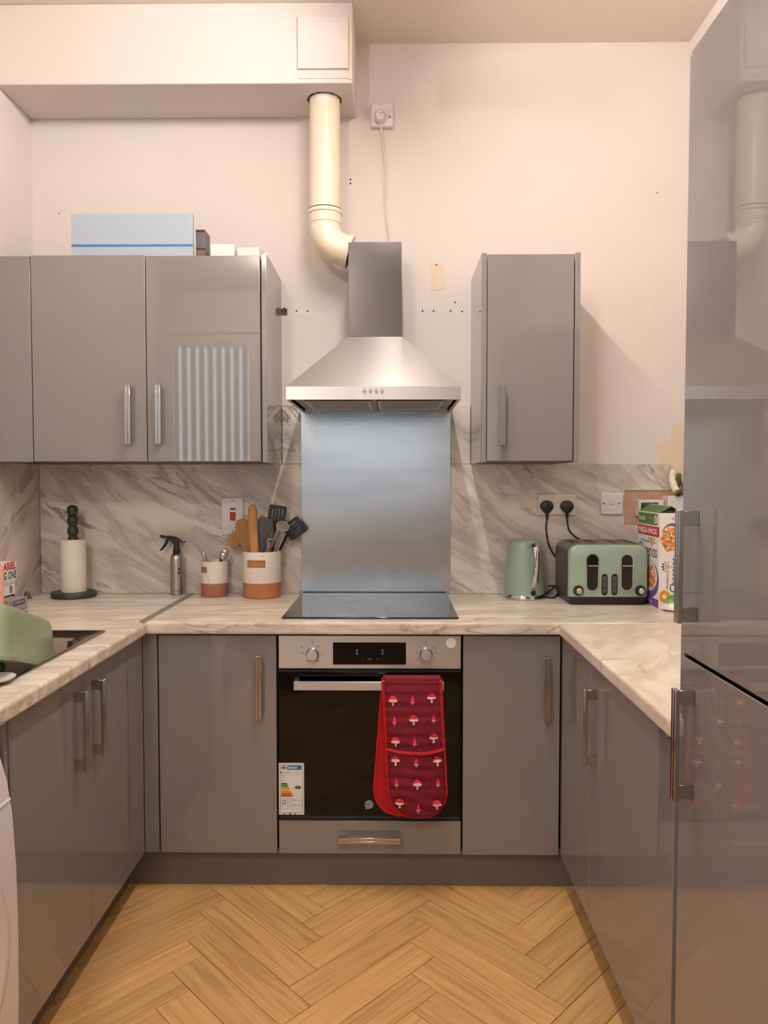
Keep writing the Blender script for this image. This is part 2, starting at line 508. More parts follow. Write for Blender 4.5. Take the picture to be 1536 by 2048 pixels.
M['p_white'] = mat('print_white', S(240, 238, 234), 0.4)
M['p_purple'] = mat('print_purple', S(112, 84, 146), 0.4)
M['p_orange'] = mat('print_orange', S(226, 140, 56), 0.4)
M['p_brown'] = mat('print_brown', S(164, 84, 34), 0.4)
M['p_milk'] = mat('print_milk', S(236, 226, 216), 0.4)
M['p_lgreen'] = mat('print_leaf_green', S(110, 172, 84), 0.4)
M['p_yellow'] = mat('print_yellow', S(232, 196, 0), 0.4)
M['p_amber'] = mat('print_amber', S(228, 150, 10), 0.4)
M['p_lime'] = mat('print_lime', S(176, 164, 10), 0.4)
M['p_blue'] = mat('print_blue', S(0, 112, 182), 0.4)
M['p_navy'] = mat('print_navy', S(60, 66, 120), 0.4)
M['p_grey'] = mat('print_grey', S(140, 150, 156), 0.4)
M['p_dred'] = mat('print_deep_red', S(196, 28, 20), 0.4)
M['p_vermilion'] = mat('print_vermilion', S(216, 84, 16), 0.4)
M['lilac'] = mat('lilac_card', S(160, 141, 158), 0.5)
M['orange'] = mat('orange_card', S(232, 150, 62), 0.5)
M['pink'] = mat('salmon_plastic', S(244, 172, 156), 0.4)
M['leaf'] = mat('dried_leaf', S(112, 96, 84), 0.8)
M['glove'] = mat('crimson_cotton', S(122, 14, 36), 0.85, bump=((160, 160, 160), 0.2, 0.002))
M['glove_lining'] = mat('scarlet_quilted_lining', S(186, 10, 20), 0.8, bump=((120, 120, 120), 0.2, 0.002))
M['glove_trim'] = mat('scarlet_piping', S(192, 6, 18), 0.7)
M['mush_cap'] = mat('mushroom_cap_print', S(226, 34, 62), 0.8)
M['mush_stem'] = mat('mushroom_stem_print', S(222, 206, 190), 0.8)
M['appliance'] = mat('white_enamel', S(228, 220, 220), 0.22)
M['verdigris'] = mat('corroded_brass', S(112, 104, 62), 0.7, var=((60, 60, 60), S(46, 48, 34), 0.4, 0.6))
M['floor_base'] = mat('oak_underlay', S(120, 84, 50), 0.6)
M['plank'] = wood_plank('oak_vinyl_plank')
M['lamp'] = mat('lamp_diffuser', (0.9, 0.9, 0.9), 0.5)
M['door_white'] = mat('white_door_paint', S(226, 222, 218), 0.35)
M['reeded'] = lit_reeded_glass('lit_reeded_glass', DOOR_GLOW)
M['pane'] = mat('lit_frosted_pane', S(120, 140, 150), 0.2, emit=(0.86, 0.93, 1.0), estr=WINDOW_GLOW)
M['seal'] = mat('dark_rubber_seal', S(46, 40, 36), 0.7)
M['clear'] = mat('milky_packet', S(222, 214, 204), 0.2)
M['sticker'] = mat('white_sticker', S(236, 232, 226), 0.5)

# ------------------------------------------------------------------ main measures
XL, XR = -1.452, 1.176          # side walls
YB = 3.135                      # plaster of the back wall
YS = 3.125                      # front of the marble panels
ZC = 3.104                      # ceiling
YR = -1.6                       # wall behind the camera
YJ, XLR = 0.75, -2.9            # behind this the room widens to the left
YD = 2.507                      # door fronts of the back run
XDL, XDR = -0.825, 0.555        # door fronts of the side runs
ZW, ZWB = 0.906, 0.866          # worktop top and underside
ZD0, ZD1 = 0.129, 0.859         # base doors
YU = 2.77                       # wall unit door fronts
ZU0, ZU1 = 1.435, 2.172

# ------------------------------------------------------------------ the setting
def struct(name, mb, m, **k):
    o = mb.build(name, m, None, **k)
    o['kind'] = 'structure'
    return o

floor = struct('floor', MB().box((XLR - .1, YR - .1, -0.08), (XR + .1, YB + .1, -0.004)), M['floor_base'])
ceiling = struct('ceiling', MB().box((XLR - .1, YR - .1, ZC), (XR + .1, YB + .1, ZC + .1)), M['ceil'])
wall_back = struct('wall_back', MB().box((XL - .1, YB, -0.05), (XR + .1, YB + .1, ZC)), M['wall'])
wall_left = struct('wall_left', MB().box((XL - .1, YJ, -0.05), (XL, YB, ZC)), M['wall'])
wall_right = struct('wall_right', MB().box((XR, YR, -0.05), (XR + .1, YB, ZC)), M['wall'])
struct('wall_left_return', MB().box((XLR, YJ, -0.05), (XL - .1, YJ + .1, ZC)), M['wall'])
struct('wall_left_rear', MB().box((XLR - .1, YR, -0.05), (XLR, YJ + .1, ZC)), M['wall'])
# rear wall with openings for the glazed door and the window
DX0, DX1, DZ1 = -2.17, -1.21, 2.74
WX0, WX1, WZ0, WZ1 = -1.0, 0.62, 1.08, 2.25
rect = lambda x0, z0, x1, z1, y: [V(x0, y, z0), V(x1, y, z0), V(x1, y, z1), V(x0, y, z1)]
struct('wall_rear', MB().prism([V(XLR, YR - .1, -0.05), V(DX0, YR - .1, -0.05), V(DX0, YR - .1, DZ1), V(DX1, YR - .1, DZ1), V(DX1, YR - .1, -0.05), V(XR, YR - .1, -0.05), V(XR, YR - .1, ZC), V(XLR, YR - .1, ZC)],
       (0, .1, 0), [rect(WX0, WZ0, WX1, WZ1, YR - .1)]), M['wall'], smooth=False)
# glazed door behind the camera (seen reflected in the gloss doors)
door = struct('door_1', MB().prism(rect(DX0 + .02, 0, DX1 - .02, DZ1 - .02, YR - .06), (0, .045, 0), [rect(DX0 + .13, 0.85, DX1 - .12, DZ1 - .14, YR - .06)]), M['door_white'], smooth=False)
MB().box((DX0 + .13, YR - .045, 0.85), (DX1 - .12, YR - .03, DZ1 - .14)).build('glass_pane', M['reeded'], door)
MB().prism([V(DX0 - .06, YR, 0), V(DX0 + .015, YR, 0), V(DX0 + .015, YR, DZ1 - .015), V(DX1 - .015, YR, DZ1 - .015), V(DX1 - .015, YR, 0), V(DX1 + .06, YR, 0), V(DX1 + .06, YR, DZ1 + .06), V(DX0 - .06, YR, DZ1 + .06)], (0, .018, 0)).build('door_frame', M['door_white'], door, smooth=False)
MB().tube([V(DX1 - .06, YR - .015, 1.05), V(DX1 - .06, YR + .05, 1.05), V(DX1 - .17, YR + .05, 1.05)], .009, smooth=1).build('door_handle', M['chrome'], door)
win = struct('window_1', MB().prism(rect(WX0 + .004, WZ0 + .004, WX1 - .004, WZ1 - .004, YR - .08), (0, .06, 0), [rect(WX0 + .06, WZ0 + .06, -.22, WZ1 - .06, YR - .08), rect(-.16, WZ0 + .06, WX1 - .06, WZ1 - .06, YR - .08)]), M['door_white'], smooth=False)
for a, b in ((WX0 + .06, -.22), (-.16, WX1 - .06)):
    MB().box((a, YR - .06, WZ0 + .06), (b, YR - .05, WZ1 - .06)).build('glass_pane', M['pane'], win)
MB().box((WX0 - .04, YR, WZ0 - .03), (WX1 + .04, YR + .12, WZ0)).build('window_sill', M['door_white'], win, bevel=.004)

# herringbone floor: each plank its own piece
def plank_mesh(name, sx, sy, lx, ly):
    g = 0.0010
    s, l = Vector((sx, sy)), Vector((lx, ly))
    sl, ll = s.length, l.length
    fs, fl = g / sl, g / ll
    me = bpy.data.meshes.new(name)
    vv, uvs = [], []
    for z, i in ((-0.004, 0.0), (-0.0006, 0.0), (0.0, 0.0009)):
        a0, a1 = fs + i / sl, 1 - fs - i / sl
        b0, b1 = fl + i / ll, 1 - fl - i / ll
        for a, b in ((a0, b0), (a0, b1), (a1, b1), (a1, b0)):
            p = s * a + l * b
            vv.append((p.x, p.y, z)); uvs.append((b * ll, a * sl))
    ff = [(8, 9, 10, 11)]
    for k in (0, 4):
        for j in range(4):
            q = (j + 1) % 4
            ff.append((k + j, k + q, k + 4 + q, k + 4 + j))
    me.from_pydata(vv, [], ff)
    bm = bmesh.new(); bm.from_mesh(me); bmesh.ops.recalc_face_normals(bm, faces=bm.faces)
    top = max(bm.faces, key=lambda f: f.calc_center_median().z)
    if top.normal.z < 0: bmesh.ops.reverse_faces(bm, faces=bm.faces)
    bm.to_mesh(me); bm.free()
    ul = me.uv_layers.new(name='UVMap')
    for lp in me.loops: ul.data[lp.index].uv = uvs[lp.vertex_index]
    me.materials.append(M['plank'])
    return me

SX, SY, LX, LY = 0.0690, 0.0749, 0.333, 0.361
PER = 2 * SY
mesh_up = plank_mesh('plank_up', SX, -SY, LX, LY)
mesh_dn = plank_mesh('plank_down', SX, SY, LX, -LY)
for k in range(-5, 4):
    for n in range(-20, 30):
        for me, bx, by in ((mesh_up, -0.281, 2.172), (mesh_dn, 0.052, 2.172 + LY - PER)):
            x, y = bx + 0.666 * k, by - PER * n
            x1 = x + SX + LX
            ylo, yhi = (y - SY, y + LY) if me is mesh_up else (y - LY, y + SY)
            if x1 < -0.95 or x > 0.66 or ylo > 2.60 or yhi < 0.15: continue
            if x < -1.4 or x1 > 1.15: continue
            p = bpy.data.objects.new('plank', me)
            COL.objects.link(p)
            p.location = (x, y, 0)
            p.parent = floor

# boxing under the ceiling
YSF, ZSO, XSO = 2.864, 2.816, -0.146
soffit = struct('wall_soffit', MB().box((XL, YSF, ZSO), (XSO, YB, ZC)), M['soffit'], bevel=.004)
a, b = P(596, 140, Y=YSF), P(697, 36, Y=YSF)
MB().box((a.x, YSF - .012, a.z), (b.x, YSF, b.z)).build('hatch_panel', M['soffit'], soffit, bevel=.002)
a, b = P(698, 160, Y=YSF), P(705, 38, Y=YSF)
MB().box((a.x, YSF - .004, a.z), (b.x - .001, YSF, b.z)).build('hatch_trim', M['cream_plastic'], soffit, bevel=.001)
a, b = P(596, 158, Y=YSF), P(700, 152, Y=YSF)
MB().box((a.x, YSF - .003, a.z), (b.x, YSF, b.z)).build('hatch_rail', M['soffit'], soffit, bevel=.001)

# marks on the back wall
def patch(cx, cy, pts, m, name, t=.0012):
    MB().prism([P(cx + x, cy + y, Y=YB) for x, y in pts], (0, -t, 0)).build(name, m, wall_back, smooth=False)
patch(0, 0, [(858, 532), (866, 527), (874, 525), (884, 528), (889, 534), (887, 545), (890, 556), (888, 570), (893, 574), (884, 580), (870, 579), (859, 582), (861, 570), (863, 552), (860, 542)], M['filler'], 'filler_patch')
patch(0, 0, [(1318, 884), (1330, 880), (1342, 879), (1344, 860), (1346, 848), (1362, 845), (1364, 900), (1364, 990), (1342, 990), (1340, 930), (1322, 926), (1314, 908)], M['filler'], 'filler_patch')
patch(0, 0, [(1283, 618), (1292, 612), (1303, 616), (1306, 628), (1296, 632), (1284, 628)], mat('yellowed_spot', S(226, 214, 198), .8), 'yellow_spot')
def hole(x, y, r=2.0):
    c = P(x, y, Y=YB); k = r * YB / FPX
    MB().lathe(c, [(k, -.0005), (k, .0016), (k * .6, .0018)], 10, axis=(0, -1, 0)).build('screw_hole', M['hole'], wall_back)
for x, y in ((873, 530), (845, 622), (867, 622), (901, 622), (924, 623), (910, 605), (593, 622), (615, 622), (118, 427), (701, 359), (701, 367), (1314, 386)):
    hole(x, y, 1.8 if x != 118 and x != 1314 else 1.2)
a, b = P(588, 618, Y=YB), P(622, 632, Y=YB)
MB().box((a.x, YB - .001, b.z), (b.x, YB, a.z)).build('filled_strip', M['soffit'], wall_back)
a, b = P(852, 616, Y=YB), P(874, 632, Y=YB)
MB().box((a.x, YB - .001, b.z), (b.x, YB, a.z)).build('filled_strip', M['soffit'], wall_back)

# ------------------------------------------------------------------ added fill globe and strip light
gx, gy_, gz = FILL_GLOBE['loc']
t = thing('fill_light', (gx, gy_, ZC), 'round white globe added as an unseen fill light behind the viewer', 'light')
MB().lathe((gx, gy_, gz), [(.06, ZC - gz), (.06, ZC - gz - .02), (.02, ZC - gz - .025), (.02, .098), (.05, .09)], 24).build('mount', M['white_plastic'], t)
gm = mat('glowing_fill_globe', (0.9, 0.88, 0.85), 0.4, emit=LAMP_COLOUR, estr=FILL_GLOBE['power'] / (math.pi * 4 * math.pi * .01))
MB().lathe((gx, gy_, gz), [(.1 * math.sin(math.pi * i / 16), -.1 * math.cos(math.pi * i / 16)) for i in range(17)], 28).build('globe', gm, t)
bx_, by0, by1, bz_ = BATTEN['x'], BATTEN['y0'], BATTEN['y1'], BATTEN['z']
t = thing('strip_light', (bx_, (by0 + by1) / 2, ZC), 'long strip light hanging along the aisle from the ceiling', 'light')
MB().box((bx_ - .045, by0, bz_ + .03), (bx_ + .045, by1, bz_ + .075)).build('housing', M['white_plastic'], t, bevel=.004)
for y_ in (by0 + .2, by1 - .2):
    MB().tube([V(bx_, y_, bz_ + .074), V(bx_, y_, ZC - .0002)], .012, 16, smooth=1).build('hanger', M['white_plastic'], t)
rl = .022
em = mat('glowing_tube', (0.9, 0.88, 0.85), 0.4, emit=LAMP_COLOUR, estr=BATTEN['power'] / (math.pi * 2 * math.pi * rl * (by1 - by0)))
MB().tube([V(bx_, by0 + .02, bz_), V(bx_, by1 - .02, bz_)], rl, 20, smooth=1).build('tube', em, t)
for y_ in (by0 + .01, by1 - .01):
    MB().box((bx_ - .03, y_ - .0095, bz_ - .03), (bx_ + .03, y_ + .0095, bz_ + .0305)).build('end_cap', M['white_plastic'], t, bevel=.003)

# ------------------------------------------------------------------ splashback panels
def panel(name, mb, m, label, cat='splashback', **k):
    o = mb.build(name, m, None, **k)
    return tag(o, label, cat)
ZP = ZW + .001
g = lambda pts, y: [V(x, y, z) for x, z in pts]
panel('marble_splashback', MB().prism(g([(XL + .012, ZP), (-.0745, ZP), (-.0745, 1.434), (XL + .012, 1.434)], YS), (0, .0095, 0)), M['marble_back'],
      'marble-effect splashback panel behind the kitchen roll and utensil pots', smooth=False)
panel('marble_splashback', MB().prism(g([(-.0735, ZP), (1.165, ZP), (1.165, 1.187), (.939, 1.187), (.939, 1.329), (1.12, 1.329), (1.12, 1.434), (-.0735, 1.434)], YS), (0, .0095, 0)), M['marble_back'],
      'marble-effect splashback panel with a cut-out, behind the kettle and toaster', smooth=False)
panel('marble_splashback', MB().prism(g([(-.447, 1.436), (.314, 1.436), (.314, 1.672), (-.447, 1.672)], YS), (0, .0095, 0)), M['marble_back'],
      'short marble-effect upstand panel between the wall cabinets under the hood', smooth=False)
panel('marble_splashback', MB().box((XL, .95, ZP), (XL + .01, YB - .001, 1.434)), M['marble_left'],
      'marble-effect splashback panel along the left wall')
spl = panel('steel_splashback', MB().box((-.371, YS - .006, ZW + .003), (.235, YS, 1.668)), M['splash_steel'],
      'brushed stainless steel splashback plate between hob and hood', bevel=.001)
o = MB().box((.935, YB - .004, 1.183), (XR - .002, YB, 1.333)).build('backing_board', M['board'])
tag(o, 'bare brown board showing in the splashback cut-out behind the cereal box', 'board')

# ------------------------------------------------------------------ handles and cabinets
def handle(parent, c, along, out, length=.21, stand=.030, name='handle'):
    """square bar handle with a grooved front, on two legs"""
    c, a, n = Vector(c), Vector(along).normalized(), Vector(out).normalized()
    s = a.cross(n)
    mb = MB()
    for k in (-1, 1):
        mb.obox(c + n * stand + s * (k * .0056), (a, s, n), (length / 2, .0047, .0045))
    mb.obox(c + n * (stand - .002), (a, s, n), (length / 2 - .0005, .003, .0035))
    for k in (-1, 1):
        mb.obox(c + a * (k * (length / 2 - .015)) + n * ((stand - .004) / 2), (a, s, n), (.0135, .0045, (stand - .004) / 2))
    return mb.build(name, M['handle'], parent, bevel=.0009, seg=1)

def slab(name, lo, hi, parent, m='gloss', bevel=.0012):
    return MB().box(lo, hi).build(name, M[m], parent, bevel=bevel)

G = .0015
# wall units, left
t = thing('wall_cabinet', (-1.374, YB, ZU0), 'narrow grey gloss corner wall cabinet against the left wall', 'cabinet')
slab('carcass', (XL + .002, YU + .02, ZU0 + .004), (-1.298, YB - .001, ZU1 - .012), t, 'carcass')
slab('door', (XL + .002, YU, ZU0), (-1.2965 - G, YU + .018, ZU1 - .002), t)
t = thing('wall_cabinet', (-.88, YB, ZU0), 'wide two-door grey gloss wall cabinet above the kitchen roll', 'cabinet')
slab('carcass', (-1.296, YU + .02, ZU0 + .004), (-.4685, YB - .001, ZU1 - .012), t, 'carcass')
d = slab('door', (-1.2965 + G, YU, ZU0 + .002), (-.8835 - G, YU + .018, ZU1), t)
c = P(261, 830, Y=YU); handle(d, (c.x, YU, c.z), (0, 0, 1), (0, -1, 0))
d = slab('door', (-.8835 + G, YU, ZU0 + .002), (-.472 - G, YU + .018, ZU1 - .003), t)
c = P(321, 830, Y=YU); handle(d, (c.x, YU, c.z), (0, 0, 1), (0, -1, 0))
slab('end_panel', (-.468, YU - .002, ZU0 - .002), (-.449, YB - .001, ZU1 + .004), t)
# wall unit, right
t = thing('wall_cabinet', (.49, YB, ZU0), 'single-door grey gloss wall cabinet to the right of the hood', 'cabinet')
slab('carcass', (.337, YU + .02, ZU0 + .004), (.648, YB - .001, ZU1 - .012), t, 'carcass')
d = slab('door', (.338, YU, ZU0 + .004), (.645, YU + .018, ZU1 - .001), t)
c = P(1003, 832, Y=YU); handle(d, (c.x, YU, c.z), (0, 0, 1), (0, -1, 0))
slab('end_panel', (.316, YU - .002, ZU0 - .001), (.3355, YB - .001, ZU1 + .003), t)
slab('end_panel', (.6485, YU - .002, ZU0 - .001), (.667, YB - .001, ZU1 + .004), t)

# base units, back run
def base_unit(name, x0, x1, label, carc=True):
    t = thing(name, ((x0 + x1) / 2, YD + .3, 0.0), label, 'cabinet')
    if carc: slab('carcass', (x0, YD + .021, ZD0 + .004), (x1, YS - .02, ZWB - .003), t, 'shadow_gap')
    return t
t = thing('corner_post', (-.8, YD, 0), 'narrow grey gloss corner post left of the base cabinet', 'panel')
slab('post', (XDL + .0005, YD, ZD0), (-.777, YD + .02, ZD1 + .003), t)
t = base_unit('base_cabinet', -.774, -.381, 'grey gloss base cabinet to the left of the oven')
d = slab('door', (-.772, YD, ZD0), (-.383, YD + .019, ZD1), t)
c = P(520, 1371, Y=YD); handle(d, (c.x, YD, c.z), (0, 0, 1), (0, -1, 0))
t = base_unit('base_cabinet', .232, .552, 'grey gloss base cabinet to the right of the oven')
d = slab('door', (.2325, YD, ZD0 - .003), (.5505, YD + .019, ZD1), t)
c = P(1091, 1375, Y=YD); handle(d, (c.x, YD, c.z), (0, 0, 1), (0, -1, 0))
# oven housing with its drawer
t = base_unit('oven_housing', -.379, .230, 'oven housing cabinet with a shallow grey gloss drawer under the oven', carc=False)
mb = MB()
mb.box((-.379, YD + .02, ZD0), (-.3765, YS - .02, ZWB - .003)).box((.2275, YD + .02, ZD0), (.230, YS - .02, ZWB - .003))
mb.box((-.376, YD + .02, ZD0), (.227, YS - .02, ZD0 + .1))
mb.build('carcass', M['shadow_gap'], t)
ZDR = P(740, 1642, Y=YD).z
d = slab('drawer', (-.3765, YD, ZD0 - .001), (.2265, YD + .019, ZDR), t)
c = P(739, 1673, Y=YD); handle(d, (c.x, YD, c.z), (1, 0, 0), (0, -1, 0), .205)
# left run
def ydl(px, py=1500): return P(px, py, X=XDL).y
y1, y2, y3, y4 = ydl(276, 1500), ydl(240, 1500), ydl(178, 1500), ydl(20, 1500)
t = thing('filler_strip', (XDL, (y1 + y2) / 2, 0), 'plain grey gloss filler strip between the left corner and the sink cabinet', 'panel')
slab('filler', (XDL - .019, y2 + G, ZD0), (XDL, YD - .002, ZD1), t)
t = thing('base_cabinet', (XDL - .3, (y2 + y4) / 2, 0), 'two-door grey gloss sink cabinet on the left with a pair of handles', 'cabinet')
slab('carcass', (XDL - .44, y4 - .012, ZD0 + .004), (XDL - .021, y2, .70), t, 'shadow_gap')
slab('side_panel', (XDL - .44, y4 - .016, ZD0), (XDL - .004, y4 - .002, ZD1), t)
d = slab('door', (XDL - .019, y3 + G, ZD0), (XDL, y2 - G, ZD1), t)
c = P(186, 1440, X=XDL); handle(d, (XDL, c.y, c.z + .008), (0, 0, 1), (1, 0, 0))
d = slab('door', (XDL - .019, y4, ZD0), (XDL, y3 - G, ZD1), t)
c = P(150, 1462, X=XDL); handle(d, (XDL, c.y, c.z), (0, 0, 1), (1, 0, 0))
# right run
def ydr(px, py=1500): return P(px, py, X=XDR).y
r1, r2 = ydr(1180), ydr(1350)
t = thing('blind_corner_unit', (XDR, (r1 + YD) / 2, 0), 'plain grey gloss blind corner front on the right beside the base cabinet', 'cabinet')
slab('front', (XDR, r1 + G, ZD0), (XDR + .019, YD - .003, ZD1), t)
t = thing('base_cabinet', (XDR + .3, (r1 + r2) / 2, 0), 'grey gloss base cabinet under the right worktop beside the tall cabinet', 'cabinet')
slab('carcass', (XDR + .021, r2 + .002, ZD0 + .004), (XR - .02, r1, ZWB - .003), t, 'shadow_gap')
d = slab('door', (XDR, r2 + G, ZD0), (XDR + .019, r1 - G, ZD1), t)
c = P(1193, 1455, X=XDR); handle(d, (XDR, c.y, c.z), (0, 0, 1), (-1, 0, 0))
# tall unit
YT1 = P(1363, 960, X=XDR).y
YT0 = YT1 - .60
ZT = P(1378, 111, X=XDR).z
zt = P(1364, 1307, X=XDR).z
t = thing('tall_cabinet', (XDR + .3, (YT0 + YT1) / 2, 0), 'tall grey gloss larder cabinet with two doors on the right', 'cabinet')
slab('carcass', (XDR + .021, YT0, ZD0 + .004), (XR - .003, YT1 - .001, ZT - .004), t, 'carcass')
slab('end_panel', (XDR + .004, YT1 - .017, ZD0), (XR - .003, YT1 + .001, ZT - .001), t)
du = slab('door', (XDR, YT0, zt + .004), (XDR + .019, YT1 - .0175, ZT), t)
dl = slab('door', (XDR, YT0, ZD0), (XDR + .019, YT1 - .0175, zt - .004), t)
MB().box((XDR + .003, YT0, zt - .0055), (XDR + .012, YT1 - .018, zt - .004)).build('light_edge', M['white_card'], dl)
c = P(1395, 1133, X=XDR); handle(du, (XDR, 1.400, c.z), (0, 0, 1), (-1, 0, 0), .206, .034)
c = P(1388, 1490, X=XDR); handle(dl, (XDR, 1.405, c.z), (0, 0, 1), (-1, 0, 0), .206, .034)
# plinths
YP = 2.548
tag(MB().box((XDL - .068, YP, 0.001), (XDR + .078, YP + .016, ZD0 + .003)).build('plinth', M['plinth'], origin=(0, YP, 0)), 'grey plinth board under the oven and back base cabinets', 'plinth')
tag(MB().box((XDL - .084, y4 - .015, 0.001), (XDL - .068, YP - .001, ZD0 + .003)).build('plinth', M['plinth'], origin=(XDL, 1.5, 0)), 'grey plinth board under the left sink cabinet', 'plinth')
tag(MB().box((XDR + .078, .9, 0.001), (XDR + .094, YP - .001, ZD0 + .003)).build('plinth', M['plinth'], origin=(XDR, 1.5, 0)), 'grey plinth board under the right base and tall cabinets', 'plinth')

# ------------------------------------------------------------------ worktops
YW, XWL, XWR = 2.487, -.818, .535
SKX0, SKX1 = -1.335, P(213, 1263, Z=ZW).x
SKY1 = P(213, 1263, Z=ZW).y
SKY0 = 1.67
def wt(name, outline, m, label, holes=()):
    mb = MB().prism([V(x, y, ZWB) for x, y in outline], (0, 0, ZW - ZWB), [[V(x, y, ZWB) for x, y in h] for h in holes])
    return tag(mb.build(name, M[m], None, bevel=.009, seg=4, origin=(outline[0][0], outline[0][1], ZWB)), label, 'worktop')
hole_pts = [(SKX0 + .022, SKY0 + .022), (SKX1 - .022, SKY0 + .022), (SKX1 - .022, SKY1 - .022), (SKX0 + .022, SKY1 - .022)]
wt('worktop', [(XL + .002, .95), (XWL + .02, .95), (XWL + .02, YW - .02), (XWL - .003, YW + .003), (XWL - .003, YS + .008), (XL + .002, YS + .008)], 'marble_top', 'marble-effect worktop on the left holding the sink', [hole_pts])
wt('worktop', [(XWL + .004, YW), (XR - .002, YW), (XR - .002, YS + .008), (XWL + .004, YS + .008)], 'marble_top', 'marble-effect worktop along the back wall with the hob')
wt('worktop', [(XWR + .004, YT1 + .002), (XR - .002, YT1 + .002), (XR - .002, YW - .001), (XWR + .004, YW - .001)], 'marble_right', 'marble-effect worktop on the right beside the tall cabinet')
tag(MB().box((XWL - .0135, YW + .003, ZW - .004), (XWL + .0135, YS - .001, ZW + .0012)).build('joint_strip', M['strip'], bevel=.0005, origin=(XWL, 2.8, ZW)), 'grey metal joint strip across the left worktop corner', 'trim')

# ------------------------------------------------------------------ sink
sk = thing('kitchen_sink', ((SKX0 + SKX1) / 2, (SKY0 + SKY1) / 2, ZW), 'dark stainless steel inset sink in the left worktop', 'sink')
sc_ = V((SKX0 + SKX1) / 2, (SKY0 + SKY1) / 2, 0)
w_, h_ = SKX1 - SKX0, SKY1 - SKY0
def srect(w, h, r, z, dx=0, dy=0): return [V(sc_.x + dx + a, sc_.y + dy + b, z) for a, b in rrect(w, h, r, 6)]
bw, bh = w_ - .062, h_ - .16
mb = MB()
mb.ring_loft([srect(w_, h_, .012, ZW + .0005), srect(w_, h_, .012, ZW + .004), srect(w_ - .02, h_ - .02, .02, ZW + .005), srect(w_ - .036, h_ - .045, .03, ZW - .002), srect(bw + .014, bh + .03, .05, ZW - .004),
              srect(bw, bh, .06, ZW - .012), srect(bw - .02, bh - .02, .06, ZW - .15), srect(bw - .06, bh - .06, .06, ZW - .17), srect(.06, .06, .029, ZW - .175)], caps=False)
n = len(mb.v)
mb.f.append(tuple(range(n - 28, n))); mb.m.append(0)
mb.build('basin', M['dark_steel'], sk, fixn=True, angle=60)
MB().lathe((sc_.x, sc_.y, ZW - .174), [(.034, 0), (.034, .003), (.026, .002), (.006, .0025)], 20).build('drain', M['chrome'], sk)
# upturned washing up bowl, tilted, leaning in the sink
th = math.radians(17)
e_ = V(.14, -.99, 0).normalized()
s_dir = V(.99, .14, 0).normalized()
uy = e_ * math.cos(th) + V(0, 0, math.sin(th))
uz = s_dir.cross(uy) * -1
if uz.z < 0: uz = -uz
bc = V(-.893, 1.89, .912) - s_dir * .176 - uy * .27      # middle of the far lower rim edge
def brect(w, l0, l1, r, hgt):
    cl = (l0 + l1) / 2
    return [bc + s_dir * a + uy * (cl + b) + uz * (hgt * 1.2) for a, b in rrect(w, l1 - l0, r, 7)]
mb = MB()
mb.ring_loft([brect(.352, -.006, 0.476, .075, -.001), brect(.352, -.006, 0.476, .075, .006), brect(.334, .003, 0.467, .07, .008), brect(.326, .006, 0.462, .07, .05), brect(.312, .012, 0.456, .07, .094),
              brect(.296, .02, 0.448, .065, .108), brect(.25, .045, 0.425, .06, .114), brect(.1, .12, .25, .04, .1145)])
o = tag(mb.build('washing_up_bowl', M['sage_plastic'], None, origin=(bc.x, bc.y - .18, .85), angle=75), 'sage green plastic washing-up bowl turned over in the sink', 'bowl')
# bits at the near edge of the sink
c = P(2, 1340, Y=1.80)
t = thing('scrub_brush', (c.x, c.y, ZW + .004), 'dark green rounded scrubber at the near edge of the sink', 'brush')
MB().lathe((c.x - .02, 1.80, ZW + .0045), [(.022, 0), (.027, .006), (.028, .014), (.024, .024), (.014, .030), (.004, .032)], 24).build('head', M['green_dark'], t)
MB().tube([(c.x - .02, 1.80, ZW + .024), (c.x - .07, 1.76, ZW + .030), (c.x - .14, 1.70, ZW + .024)], [.01, .008, .011], 10).build('grip', M['green_dark'], t)
c = P(8, 1362, Z=ZW + .006)
o = MB().lathe((c.x - .02, c.y, ZW + .0045), [(.02, 0), (.034, .003), (.043, .009), (.0435, .011), (.034, .006), (.004, .004)], 28).build('saucer', M['white_plastic'], None, origin=(c.x, c.y, ZW + .005))
tag(o, 'small white saucer on the near rim of the sink', 'dish')

# ------------------------------------------------------------------ hob
hx0, hx1, hy0, hy1 = -.370, .221, 2.548, 3.096
t = thing('induction_hob', ((hx0 + hx1) / 2, (hy0 + hy1) / 2, ZW), 'black glass electric hob set in the back worktop', 'hob')
MB().box((hx0, hy0, ZW + .0004), (hx1, hy1, ZW + .0065)).build('glass_top', M['hob'], t, bevel=.002)
pr = Print(plane_fn((0, 0, ZW + .0066), (1, 0, 0), (0, 1, 0)), (0, 0, 1))
for x, y, r in ((-.215, 2.93, .092), (.07, 2.93, .075), (-.215, 2.70, .075), (.07, 2.70, .092)):
    pr.ring(x, y, r, r + .0014, M['hob_mark'], 1, 48)
for i in range(5): pr.ring(-.14 + .034 * i, 2.578, .0045, .0055, M['hob_mark'], 1, 12)
pr.build('ring_print', t)

